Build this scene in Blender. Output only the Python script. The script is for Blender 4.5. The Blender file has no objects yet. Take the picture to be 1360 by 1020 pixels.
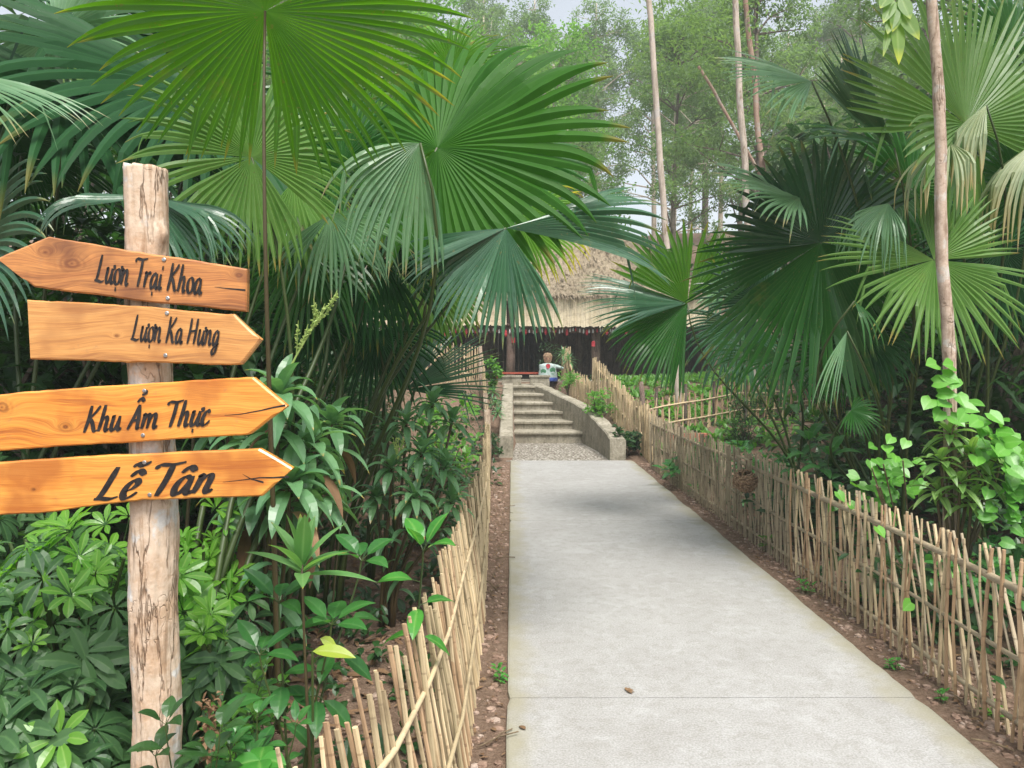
import bpy, math, random
from mathutils import Vector, Matrix, noise
R_ = math.radians
V = Vector
scene = bpy.context.scene
# ------------------------------------------------------------------ camera
EYE = V((0, 0, 1.5)); PITCH = -1.83; F = 1000.0
cam = bpy.data.cameras.new('camera'); camo = bpy.data.objects.new('camera', cam)
scene.collection.objects.link(camo)
camo.location = EYE; camo.rotation_euler = (R_(90 + PITCH), 0, 0)
cam.sensor_width = 36; cam.lens = 36 * F / 1360; cam.clip_start = .05; cam.clip_end = 1000
scene.camera = camo
# ------------------------------------------------------------------ world, sun, exposure
SUN_EL, SUN_AZ = 62, 162        # azimuth measured clockwise from +Y
w = bpy.data.worlds.new("World"); scene.world = w; w.use_nodes = True
wn = w.node_tree.nodes; wl = w.node_tree.links
bg = wn['Background']; bg.inputs[1].default_value = .15
sky = wn.new('ShaderNodeTexSky'); sky.sky_type = 'NISHITA'; sky.sun_disc = False
sky.sun_elevation = R_(SUN_EL); sky.sun_rotation = R_(SUN_AZ)
sky.air_density = 1.2; sky.dust_density = 3; sky.ozone_density = 1.0
hs = wn.new('ShaderNodeHueSaturation'); hs.inputs['Saturation'].default_value = .38; hs.inputs['Value'].default_value = .95   # thin bright cloud whitens the sky
wl.new(sky.outputs[0], hs.inputs['Color']); wl.new(hs.outputs[0], bg.inputs[0])
sl = bpy.data.lights.new('sun', 'SUN'); sl.energy = 3.0; sl.angle = R_(25); sl.color = (1, .965, .91)
so = bpy.data.objects.new('sun', sl); scene.collection.objects.link(so)
sd = V((math.sin(R_(SUN_AZ)) * math.cos(R_(SUN_EL)), math.cos(R_(SUN_AZ)) * math.cos(R_(SUN_EL)), math.sin(R_(SUN_EL))))
so.rotation_euler = sd.to_track_quat('Z', 'Y').to_euler()
so.location = (0, 0, 30)
scene.view_settings.view_transform = 'Standard'; scene.view_settings.look = 'None'
scene.view_settings.gamma = 1; scene.view_settings.exposure = .8
scene.cycles.max_bounces = 6; scene.cycles.transmission_bounces = 3
scene.cycles.diffuse_bounces = 2; scene.cycles.glossy_bounces = 2; scene.cycles.volume_bounces = 0

# ------------------------------------------------------------------ helpers
C = scene.collection
_cp, _sp = math.cos(R_(PITCH)), math.sin(R_(PITCH))
def P(px, py, D):
    """world point seen at photo pixel (px,py) at horizontal distance D"""
    x, y, z = (px - 680) / F, 1.0, -(py - 510) / F
    yy = y * _cp - z * _sp; zz = y * _sp + z * _cp
    return EYE + V((x, yy, zz)) * (D / yy)
def lerp(a, b, t): return a + (b - a) * t
def sstep(a, b, x):
    t = max(0, min(1, (x - a) / (b - a))); return t * t * (3 - 2 * t)
def interp(x, pts):
    if x <= pts[0][0]: return pts[0][1]
    for (a, b), (c, d) in zip(pts, pts[1:]):
        if x <= c: return b + (d - b) * (x - a) / (c - a)
    return pts[-1][1]
def bez(a, b, c, d, n):
    return [a * (1-t)**3 + b * 3*t*(1-t)**2 + c * 3*t*t*(1-t) + d * t**3 for t in [i / n for i in range(n + 1)]]

class MB:
    def __init__(s): s.v = []; s.f = []; s.c = []; s.slots = []
    def build(s, name, mat, parent=None, smooth=False, origin=None):
        me = bpy.data.meshes.new(name)
        if origin is not None:
            o3 = V(origin); vs = [V(v) - o3 for v in s.v]
        else: vs = s.v
        me.from_pydata([tuple(v) for v in vs], [], s.f)
        a = me.color_attributes.new('var', 'FLOAT_COLOR', 'POINT')
        flat = []
        for c in s.c: flat.extend((c[0], c[1], c[2], 1.0))
        a.data.foreach_set('color', flat)
        if smooth: me.polygons.foreach_set('use_smooth', [True] * len(me.polygons))
        me.materials.append(mat)
        if s.slots:
            for f0, mm in s.slots:
                me.materials.append(mm); k = len(me.materials) - 1
                nxt = [f for f, _ in s.slots if f > f0]; f1 = nxt[0] if nxt else len(s.f)
                for q in range(f0, f1): me.polygons[q].material_index = k
        o = bpy.data.objects.new(name, me); C.objects.link(o)
        if origin is not None: o.location = origin
        if parent is not None:
            o.parent = parent
            o.location = (V(origin) if origin is not None else V((0,0,0))) - PL.get(parent.name, V((0,0,0)))
        PL[o.name] = V(origin) if origin is not None else V((0, 0, 0))
        return o
    def box(s, x0, x1, y0, y1, z0, z1, c=(.5, .5, .5)):
        b = len(s.v)
        for z in (z0, z1):
            s.v += [V((x0, y0, z)), V((x1, y0, z)), V((x1, y1, z)), V((x0, y1, z))]
        s.c += [c] * 8
        s.f += [(b, b+3, b+2, b+1), (b+4, b+5, b+6, b+7)] + [(b+i, b+(i+1) % 4, b+4+(i+1) % 4, b+4+i) for i in range(4)]
    def tube(s, pts, rad, n=6, tint=.5, cap=True, wob=0, rnd=None, flat=1.0):
        b = len(s.v); m = len(pts)
        up0 = V((0.13, .3, 1))
        prev = None
        for i, p in enumerate(pts):
            t = (pts[min(i+1, m-1)] - pts[max(i-1, 0)]).normalized()
            if prev is None:
                a = t.cross(V((0.2, 1, .1)) if abs(t.z) > .7 else up0).normalized()
            else:
                a = (prev - t * prev.dot(t)).normalized()
            prev = a; bb = t.cross(a)
            r = rad[i] if isinstance(rad, (list, tuple)) else rad
            for k in range(n):
                an = 2 * math.pi * k / n
                rr = r * (1 + (wob * rnd.uniform(-1, 1) if wob else 0))
                s.v.append(p + a * (math.cos(an) * rr) + bb * (math.sin(an) * rr * flat))
                s.c.append((tint, i / max(1, m-1), k / n))
        for i in range(m - 1):
            for k in range(n):
                k2 = (k + 1) % n
                s.f.append((b + i*n + k, b + i*n + k2, b + (i+1)*n + k2, b + (i+1)*n + k))
        if cap:
            s.f.append(tuple(b + k for k in range(n))[::-1]); s.f.append(tuple(b + (m-1)*n + k for k in range(n)))
PL = {}
def tag(o, label=None, cat=None, group=None, kind=None):
    if label: o['label'] = label
    if cat: o['category'] = cat
    if group: o['group'] = group
    if kind: o['kind'] = kind
    return o
def thing(name, loc, label, cat, group=None):
    o = bpy.data.objects.new(name, None); C.objects.link(o); o.location = loc
    PL[o.name] = V(loc); o.empty_display_size = .2
    return tag(o, label, cat, group)
def copy_tree(o, parent=None):
    c = o.copy(); C.objects.link(c); c.parent = parent
    for ch in o.children: copy_tree(ch, c)
    return c

# ------------------------------------------------------------------ materials
def mat(name):
    m = bpy.data.materials.new(name); m.use_nodes = True
    nt = m.node_tree; nt.nodes.clear()
    return m, nt, nt.nodes, nt.links
def nd(nt, t, **k):
    n = nt.nodes.new(t)
    for a, b in k.items(): setattr(n, a, b)
    return n
def ramp(nt, fac, stops):
    r = nt.nodes.new('ShaderNodeValToRGB'); e = r.color_ramp.elements
    while len(e) < len(stops): e.new(.5)
    for x, (p, c) in zip(e, stops): x.position = p; x.color = (*c, 1)
    nt.links.new(fac, r.inputs[0]); return r.outputs[0]
def mixc(nt, fac, a, b, mode='MIX'):
    m = nt.nodes.new('ShaderNodeMix'); m.data_type = 'RGBA'; m.blend_type = mode
    for k, x in ((0, fac), (6, a), (7, b)):
        if isinstance(x, (int, float)): m.inputs[k].default_value = x
        elif isinstance(x, tuple): m.inputs[k].default_value = (*x, 1)
        else: nt.links.new(x, m.inputs[k])
    return m.outputs[2]
def math_(nt, op, a, b=None, c=None):
    m = nt.nodes.new('ShaderNodeMath'); m.operation = op
    for k, x in enumerate((a, b, c)):
        if x is None: continue
        if isinstance(x, (int, float)): m.inputs[k].default_value = x
        else: nt.links.new(x, m.inputs[k])
    return m.outputs[0]
def noise_(nt, scale, detail=3, vec=None, rough=.55, dist=0):
    n = nt.nodes.new('ShaderNodeTexNoise'); n.inputs['Scale'].default_value = scale
    n.inputs['Detail'].default_value = detail; n.inputs['Roughness'].default_value = rough
    n.inputs['Distortion'].default_value = dist
    if vec is not None: nt.links.new(vec, n.inputs['Vector'])
    return n.outputs[0]
def coords(nt, scale=(1, 1, 1), kind='Object'):
    tc = nt.nodes.new('ShaderNodeTexCoord'); mp = nt.nodes.new('ShaderNodeMapping')
    mp.inputs['Scale'].default_value = scale
    nt.links.new(tc.outputs[kind], mp.inputs[0]); return mp.outputs[0]
def geopos(nt, scale=(1, 1, 1)):
    g = nt.nodes.new('ShaderNodeNewGeometry'); mp = nt.nodes.new('ShaderNodeMapping')
    mp.inputs['Scale'].default_value = scale
    nt.links.new(g.outputs['Position'], mp.inputs[0]); return mp.outputs[0]
def finish(nt, col, rough=.8, bump=None, bstr=.3, bdist=.01, spec=.3, metal=0):
    b = nt.nodes.new('ShaderNodeBsdfPrincipled'); o = nt.nodes.new('ShaderNodeOutputMaterial')
    if isinstance(col, tuple): b.inputs['Base Color'].default_value = (*col, 1)
    else: nt.links.new(col, b.inputs['Base Color'])
    if isinstance(rough, (int, float)): b.inputs['Roughness'].default_value = rough
    else: nt.links.new(rough, b.inputs['Roughness'])
    b.inputs['Specular IOR Level'].default_value = spec; b.inputs['Metallic'].default_value = metal
    if bump is not None:
        bp = nt.nodes.new('ShaderNodeBump'); bp.inputs['Strength'].default_value = bstr
        bp.inputs['Distance'].default_value = bdist
        nt.links.new(bump, bp.inputs['Height']); nt.links.new(bp.outputs[0], b.inputs['Normal'])
    nt.links.new(b.outputs[0], o.inputs[0]); return b

def leaf_mat(name, a, b, tip=None, rib=None, trans=.35, tcol=None, rough=.42, spec=.45, tipstart=.9, under=1.3, underc=None, spots=None):
    m, nt, N, L = mat(name)
    at = nd(nt, 'ShaderNodeAttribute', attribute_name='var')
    sp = nd(nt, 'ShaderNodeSeparateColor'); L.new(at.outputs['Color'], sp.inputs[0])
    oi = nd(nt, 'ShaderNodeObjectInfo')
    pos = geopos(nt)
    nz = noise_(nt, 9, 3, pos)
    f = math_(nt, 'ADD', math_(nt, 'MULTIPLY', sp.outputs[0], .55), math_(nt, 'MULTIPLY', nz, .35))
    f = math_(nt, 'ADD', f, math_(nt, 'MULTIPLY', oi.outputs['Random'], .15))
    col = mixc(nt, f, a, b)
    if rib:
        d = math_(nt, 'ABSOLUTE', math_(nt, 'SUBTRACT', sp.outputs[2], .5))
        rf = math_(nt, 'LESS_THAN', d, .05)
        col = mixc(nt, math_(nt, 'MULTIPLY', math_(nt, 'SUBTRACT', 1, math_(nt, 'MULTIPLY', d, 8)), .55), col, rib)
        m_ = col.node; m_.clamp_factor = True
    if tip:
        tf = nd(nt, 'ShaderNodeMapRange'); tf.inputs[1].default_value = tipstart; tf.inputs[2].default_value = 1.0
        L.new(math_(nt, 'ADD', sp.outputs[1], math_(nt, 'MULTIPLY', math_(nt, 'SUBTRACT', sp.outputs[0], .5), .22)), tf.inputs[0])
        col = mixc(nt, tf.outputs[0], col, tip)
    if spots:
        n2 = noise_(nt, 60, 2, pos); n5 = noise_(nt, 2.5, 5, pos, .7)
        col = mixc(nt, math_(nt, 'MULTIPLY', math_(nt, 'GREATER_THAN', n2, .68), .5), col, spots)
        col = mixc(nt, math_(nt, 'MULTIPLY', ramp(nt, n5, [(.60, (0, 0, 0)), (.72, (1, 1, 1))]), .45), col, (spots[0] * 1.2, spots[1] * 1.35, spots[2]))
    g = nd(nt, 'ShaderNodeNewGeometry')
    if underc: colu = mixc(nt, .7, col, underc)
    else: colu = mixc(nt, 1.0, col, (under, under, under * .95), 'MULTIPLY')
    col2 = mixc(nt, g.outputs['Backfacing'], col, colu)
    pb = nd(nt, 'ShaderNodeBsdfPrincipled'); L.new(col2, pb.inputs['Base Color'])
    pb.inputs['Roughness'].default_value = rough; pb.inputs['Specular IOR Level'].default_value = spec
    bp = nd(nt, 'ShaderNodeBump'); bp.inputs['Strength'].default_value = .25; bp.inputs['Distance'].default_value = .004
    L.new(noise_(nt, 45, 2, pos), bp.inputs['Height']); L.new(bp.outputs[0], pb.inputs['Normal'])
    tb = nd(nt, 'ShaderNodeBsdfTranslucent')
    tc = mixc(nt, 1.0, col, tcol or (2.6, 2.8, 1.2), 'MULTIPLY')
    L.new(tc, tb.inputs[0])
    mx = nd(nt, 'ShaderNodeMixShader'); mx.inputs[0].default_value = trans
    L.new(pb.outputs[0], mx.inputs[1]); L.new(tb.outputs[0], mx.inputs[2])
    o = nd(nt, 'ShaderNodeOutputMaterial'); L.new(mx.outputs[0], o.inputs[0])
    return m
M = {}
STRAW = (.42, .33, .14)
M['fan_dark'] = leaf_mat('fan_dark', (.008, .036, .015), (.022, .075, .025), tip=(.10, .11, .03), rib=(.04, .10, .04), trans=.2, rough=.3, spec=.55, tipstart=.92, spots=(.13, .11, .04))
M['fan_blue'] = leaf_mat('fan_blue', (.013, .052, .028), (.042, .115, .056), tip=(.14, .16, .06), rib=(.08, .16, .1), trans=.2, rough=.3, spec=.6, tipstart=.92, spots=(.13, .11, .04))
M['fan_mid'] = leaf_mat('fan_mid', (.010, .06, .010), (.03, .12, .02), tip=(.14, .13, .03), rib=(.06, .16, .04), trans=.4, rough=.32, spec=.5, tipstart=.92, spots=(.13, .11, .04))
M['fan_bright'] = leaf_mat('fan_bright', (.028, .10, .006), (.07, .17, .010), tip=(.18, .17, .03), rib=(.1, .25, .03), trans=.62, tcol=(2.8, 2.8, .9), rough=.4, tipstart=.92, spots=(.13, .11, .04))
M['fan_lime'] = leaf_mat('fan_lime', (.05, .14, .02), (.12, .23, .05), tip=(.24, .2, .05), rib=(.22, .33, .12), trans=.42, tcol=(2, 2.1, 1), rough=.42, tipstart=.92, spots=(.13, .11, .04))
M['fan_pale'] = leaf_mat('fan_pale', (.045, .12, .06), (.12, .22, .11), tip=(.22, .2, .1), rib=(.17, .27, .18), trans=.25, rough=.36, tipstart=.92, spots=(.13, .11, .04))
M['fan_yellow'] = leaf_mat('fan_yellow', (.05, .16, .02), (.12, .24, .03), tip=(.4, .32, .02), rib=(.1, .2, .03), trans=.4, rough=.4, tipstart=.72)
M['fan_dry'] = leaf_mat('fan_dry', (.12, .19, .11), (.26, .28, .17), tip=(.42, .32, .17), rib=(.4, .4, .25), trans=.25, rough=.55, tipstart=.55)
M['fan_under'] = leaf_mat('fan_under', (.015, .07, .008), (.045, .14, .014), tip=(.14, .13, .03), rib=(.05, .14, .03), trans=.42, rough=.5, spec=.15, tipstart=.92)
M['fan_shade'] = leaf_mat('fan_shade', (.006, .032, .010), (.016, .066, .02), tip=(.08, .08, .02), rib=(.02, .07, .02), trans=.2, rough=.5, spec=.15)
M['stalk'] = leaf_mat('stalk', (.025, .055, .012), (.06, .08, .02), trans=0, rough=.45)
M['stalk_brown'] = leaf_mat('stalk_brown', (.04, .04, .015), (.09, .06, .025), trans=0, rough=.5)
M['schef'] = leaf_mat('schef', (.013, .052, .018), (.085, .18, .06), rib=(.1, .2, .07), trans=.25, rough=.42, spec=.3, tipstart=.97)
M['schef_new'] = leaf_mat('schef_new', (.06, .2, .02), (.15, .32, .04), rib=(.25, .4, .1), trans=.35, rough=.32, spec=.5)
M['drac'] = leaf_mat('drac', (.045, .14, .065), (.15, .29, .13), tip=(.3, .24, .07), rib=(.1, .22, .1), trans=.22, rough=.34, spec=.5, tipstart=.97)
M['drac_lite'] = leaf_mat('drac_lite', (.06, .17, .05), (.15, .3, .1), tip=(.25, .25, .06), rib=(.2, .34, .14), trans=.3, rough=.34, tipstart=.97)
M['glossy'] = leaf_mat('glossy', (.03, .15, .025), (.07, .27, .04), rib=(.18, .36, .09), trans=.3, rough=.28, spec=.6)
M['broad'] = leaf_mat('broad', (.018, .09, .025), (.05, .17, .035), rib=(.08, .2, .06), trans=.28, rough=.32)
M['yellowing'] = leaf_mat('yellowing', (.2, .3, .03), (.35, .42, .06), rib=(.4, .45, .15), trans=.35)
M['heart'] = leaf_mat('heart', (.06, .23, .03), (.15, .38, .05), rib=(.2, .42, .1), trans=.32, rough=.35, tcol=(1.7, 1.9, .8))
M['varieg'] = leaf_mat('varieg', (.10, .22, .05), (.24, .36, .12), rib=(.05, .15, .03), trans=.3, rough=.35)
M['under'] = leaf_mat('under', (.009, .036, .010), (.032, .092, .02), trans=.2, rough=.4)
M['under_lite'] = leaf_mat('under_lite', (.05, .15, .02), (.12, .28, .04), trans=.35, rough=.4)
M['forest'] = leaf_mat('forest', (.08, .14, .065), (.165, .25, .11), trans=.35, rough=.6, spec=.2)  # leaf colour paled, with part of the distance haze put into it
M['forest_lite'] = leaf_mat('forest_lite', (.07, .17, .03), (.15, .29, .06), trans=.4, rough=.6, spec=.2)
M['litter'] = leaf_mat('litter', (.1, .055, .03), (.25, .16, .09), trans=.05, rough=.8, spec=.1)
M['big_leaf'] = leaf_mat('big_leaf', (.1, .2, .04), (.17, .28, .06), tip=(.45, .48, .05), rib=(.3, .4, .15), trans=.4, tipstart=.75)
M['flower'] = leaf_mat('flower', (.28, .38, .1), (.4, .5, .18), trans=.2)

m, nt, N, L = mat('concrete'); M['concrete'] = m
p_ = geopos(nt)
n1 = noise_(nt, 1.3, 6, p_, .65); n2 = noise_(nt, 14, 6, p_, .7); n3 = noise_(nt, 120, 3, p_, .6); n4 = noise_(nt, 4.5, 8, p_, .75, .6)
c = ramp(nt, n1, [(.3, (.262, .25, .232)), (.5, (.305, .296, .279)), (.7, (.345, .337, .32))])
c = mixc(nt, math_(nt, 'MULTIPLY', ramp(nt, n4, [(.40, (0, 0, 0)), (.52, (.25, .25, .25)), (.62, (1, 1, 1))]), .45), c, (.44, .44, .435))
c = mixc(nt, math_(nt, 'MULTIPLY', ramp(nt, n2, [(.45, (1, 1, 1)), (.36, (.3, .3, .3)), (.62, (0, 0, 0))]), .35), c, (.20, .188, .155))
c = mixc(nt, .3, c, ramp(nt, n3, [(.35, (.14, .14, .135)), (.65, (.5, .5, .49))]))
# mossy, dirty margins of the slab
sx = nd(nt, 'ShaderNodeSeparateXYZ'); L.new(p_, sx.inputs[0])
ed = math_(nt, 'MINIMUM', math_(nt, 'SUBTRACT', sx.outputs[0], -.02), math_(nt, 'SUBTRACT', 1.80, sx.outputs[0]))
ed = math_(nt, 'ADD', ed, math_(nt, 'MULTIPLY', math_(nt, 'SUBTRACT', noise_(nt, 5, 5, p_), .5), .35))
er = nd(nt, 'ShaderNodeMapRange'); er.inputs[1].default_value = 0.0; er.inputs[2].default_value = .16
er.inputs[3].default_value = .75; er.inputs[4].default_value = 0
L.new(ed, er.inputs[0])
c = mixc(nt, er.outputs[0], c, (.27, .25, .17))
finish(nt, c, .88, math_(nt, 'ADD', n2, math_(nt, 'MULTIPLY', n3, .7)), .35, .006, .2)

m, nt, N, L = mat('old_concrete'); M['old_concrete'] = m
p_ = geopos(nt)
n1 = noise_(nt, 3, 6, p_, .7); n2 = noise_(nt, 25, 5, p_, .7)
ps = geopos(nt, (6, 6, 1.2)); n3 = noise_(nt, 2, 5, ps, .7)
c = ramp(nt, n1, [(.3, (.13, .12, .085)), (.5, (.29, .262, .195)), (.7, (.44, .40, .32))])
c = mixc(nt, math_(nt, 'MULTIPLY', ramp(nt, n3, [(.48, (0, 0, 0)), (.66, (1, 1, 1))]), .65), c, (.08, .07, .04))
c = mixc(nt, .3, c, ramp(nt, n2, [(.35, (.10, .09, .065)), (.65, (.52, .47, .39))]))
finish(nt, c, .9, n2, .6, .015, .2)

m, nt, N, L = mat('gravel'); M['gravel'] = m
p_ = geopos(nt)
vo = nd(nt, 'ShaderNodeTexVoronoi'); vo.inputs['Scale'].default_value = 26; L.new(p_, vo.inputs['Vector'])
c = ramp(nt, vo.outputs['Color'], [(.0, (.2, .18, .15)), (.5, (.42, .39, .34)), (1, (.62, .59, .54))])
c = mixc(nt, ramp(nt, vo.outputs['Distance'], [(.3, (0, 0, 0)), (.62, (1, 1, 1))]), c, (.14, .12, .09))
finish(nt, c, .9, math_(nt, 'SUBTRACT', 1, vo.outputs['Distance']), .8, .03, .2)

m, nt, N, L = mat('soil'); M['soil'] = m
p_ = geopos(nt)
n1 = noise_(nt, 1.6, 6, p_, .7); n2 = noise_(nt, 22, 6, p_, .75); n3 = noise_(nt, 90, 4, p_, .7)
c = ramp(nt, n2, [(.3, (.10, .062, .043)), (.5, (.23, .15, .105)), (.72, (.40, .29, .215))])
c = mixc(nt, math_(nt, 'MULTIPLY', n1, .6), c, (.12, .075, .05))
c = mixc(nt, .3, c, ramp(nt, n3, [(.35, (.04, .03, .02)), (.68, (.34, .25, .18))]))
finish(nt, c, .95, math_(nt, 'ADD', n2, math_(nt, 'MULTIPLY', n3, .4)), .9, .03, .1)

m, nt, N, L = mat('stone'); M['stone'] = m
at = nd(nt, 'ShaderNodeAttribute', attribute_name='var'); sp = nd(nt, 'ShaderNodeSeparateColor'); L.new(at.outputs['Color'], sp.inputs[0])
p_ = geopos(nt)
c = ramp(nt, sp.outputs[0], [(0, (.14, .085, .06)), (.6, (.29, .19, .14)), (.9, (.38, .28, .22)), (1, (.46, .38, .32))])
n2 = noise_(nt, 60, 4, p_)
c = mixc(nt, .4, c, ramp(nt, n2, [(.35, (.08, .05, .035)), (.7, (.42, .3, .22))]))
finish(nt, c, .9, n2, .4, .006, .2)

def bamboo(name, a, b, dark, grain=(60, 60, 3)):
    m, nt, N, L = mat(name)
    at = nd(nt, 'ShaderNodeAttribute', attribute_name='var'); sp = nd(nt, 'ShaderNodeSeparateColor'); L.new(at.outputs['Color'], sp.inputs[0])
    p_ = geopos(nt, grain); n1 = noise_(nt, 1.2, 4, p_, .6); n2 = noise_(nt, 7, 4, geopos(nt), .6)
    c = mixc(nt, math_(nt, 'ADD', math_(nt, 'MULTIPLY', sp.outputs[0], .7), math_(nt, 'MULTIPLY', n1, .3)), a, b)
    c = mixc(nt, math_(nt, 'MULTIPLY', ramp(nt, n2, [(.5, (0, 0, 0)), (.7, (1, 1, 1))]), .55), c, dark)
    wv = math_(nt, 'FRACT', math_(nt, 'ADD', math_(nt, 'MULTIPLY', sp.outputs[1], 4.1), math_(nt, 'MULTIPLY', sp.outputs[0], 7)))
    c = mixc(nt, math_(nt, 'MULTIPLY', math_(nt, 'LESS_THAN', wv, .045), .5), c, dark)
    finish(nt, c, .6, n1, .4, .004, .35)
    return m
M['bamboo'] = bamboo('bamboo', (.36, .29, .17), (.60, .47, .29), (.17, .12, .07))
M['bamboo_old'] = bamboo('bamboo_old', (.28, .23, .15), (.47, .385, .26), (.12, .09, .06))
M['bamboo_new'] = bamboo('bamboo_new', (.50, .38, .21), (.72, .57, .36), (.3, .19, .1))
M['stick'] = bamboo('stick', (.34, .22, .12), (.52, .36, .22), (.16, .09, .05))
M['valance'] = bamboo('valance', (.66, .55, .37), (.86, .75, .55), (.34, .26, .16), (25, 25, 1))

def bark(name, a, b, cc, crack, sc=1.0, plates=8):
    m, nt, N, L = mat(name)
    p_ = geopos(nt, (9 * sc, 9 * sc, 2.2 * sc)); q_ = geopos(nt)
    n1 = noise_(nt, 1.1, 6, p_, .65); n2 = noise_(nt, 9 * sc, 4, q_, .6); n3 = noise_(nt, 60, 4, q_, .7)
    c = ramp(nt, n2, [(.38, a), (.5, b), (.56, b), (.61, cc)])
    c = mixc(nt, .22, c, ramp(nt, n3, [(.3, (.1, .07, .05)), (.7, (.7, .62, .55))]))
    nst = noise_(nt, 4.5, 5, geopos(nt, (9 * sc, 9 * sc, .9 * sc)), .7)
    c = mixc(nt, math_(nt, 'MULTIPLY', ramp(nt, nst, [(.36, (1, 1, 1)), (.47, (0, 0, 0))]), .6), c, (a[0] * .5, a[1] * .45, a[2] * .4))
    r1 = math_(nt, 'ABSOLUTE', math_(nt, 'SUBTRACT', noise_(nt, plates * .16, 5, geopos(nt, (9, 9, 1.15)), .6), .5))
    r2 = math_(nt, 'ABSOLUTE', math_(nt, 'SUBTRACT', noise_(nt, plates * .5, 3, geopos(nt, (3, 3, 2.2)), .6), .5))
    cr = math_(nt, 'MAXIMUM', ramp(nt, r1, [(0, (.9, .9, .9)), (.016, (0, 0, 0))]), math_(nt, 'MULTIPLY', ramp(nt, r2, [(0, (.6, .6, .6)), (.009, (0, 0, 0))]), ramp(nt, noise_(nt, 3, 3, q_), [(.5, (0, 0, 0)), (.6, (1, 1, 1))])))
    cr = math_(nt, 'MULTIPLY', cr, ramp(nt, noise_(nt, 5, 4, q_), [(.38, (.15, .15, .15)), (.55, (1, 1, 1))]))
    c = mixc(nt, cr, c, crack)
    h = math_(nt, 'SUBTRACT', math_(nt, 'ADD', n1, math_(nt, 'MULTIPLY', n3, .4)), math_(nt, 'MULTIPLY', cr, 1.2))
    finish(nt, c, .85, h, .7, .008, .2)
    return m
M['post'] = bark('post_bark', (.52, .35, .22), (.62, .48, .35), (.60, .59, .56), (.2, .12, .07), 1.0, 8)
M['pale_bark'] = bark('pale_bark', (.36, .26, .19), (.50, .38, .29), (.54, .50, .44), (.2, .13, .08), 1.0, 6)
M['far_bark'] = bark('far_bark', (.42, .35, .28), (.55, .46, .38), (.5, .46, .42), (.22, .15, .1), .3, 2)
M['red_bark'] = bark('red_bark', (.32, .17, .12), (.42, .27, .2), (.4, .33, .28), (.15, .08, .06), .3, 2)
M['dark_bark'] = bark('dark_bark', (.07, .055, .04), (.12, .09, .065), (.14, .13, .1), (.03, .02, .015), .6, 5)
M['gate_post'] = bark('fence_post_bark', (.2, .14, .09), (.3, .22, .15), (.36, .3, .22), (.07, .05, .03), 1.5, 6)
M['timber'] = bark('timber', (.10, .06, .04), (.15, .09, .065), (.19, .13, .1), (.03, .02, .015), .5, 3)

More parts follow.
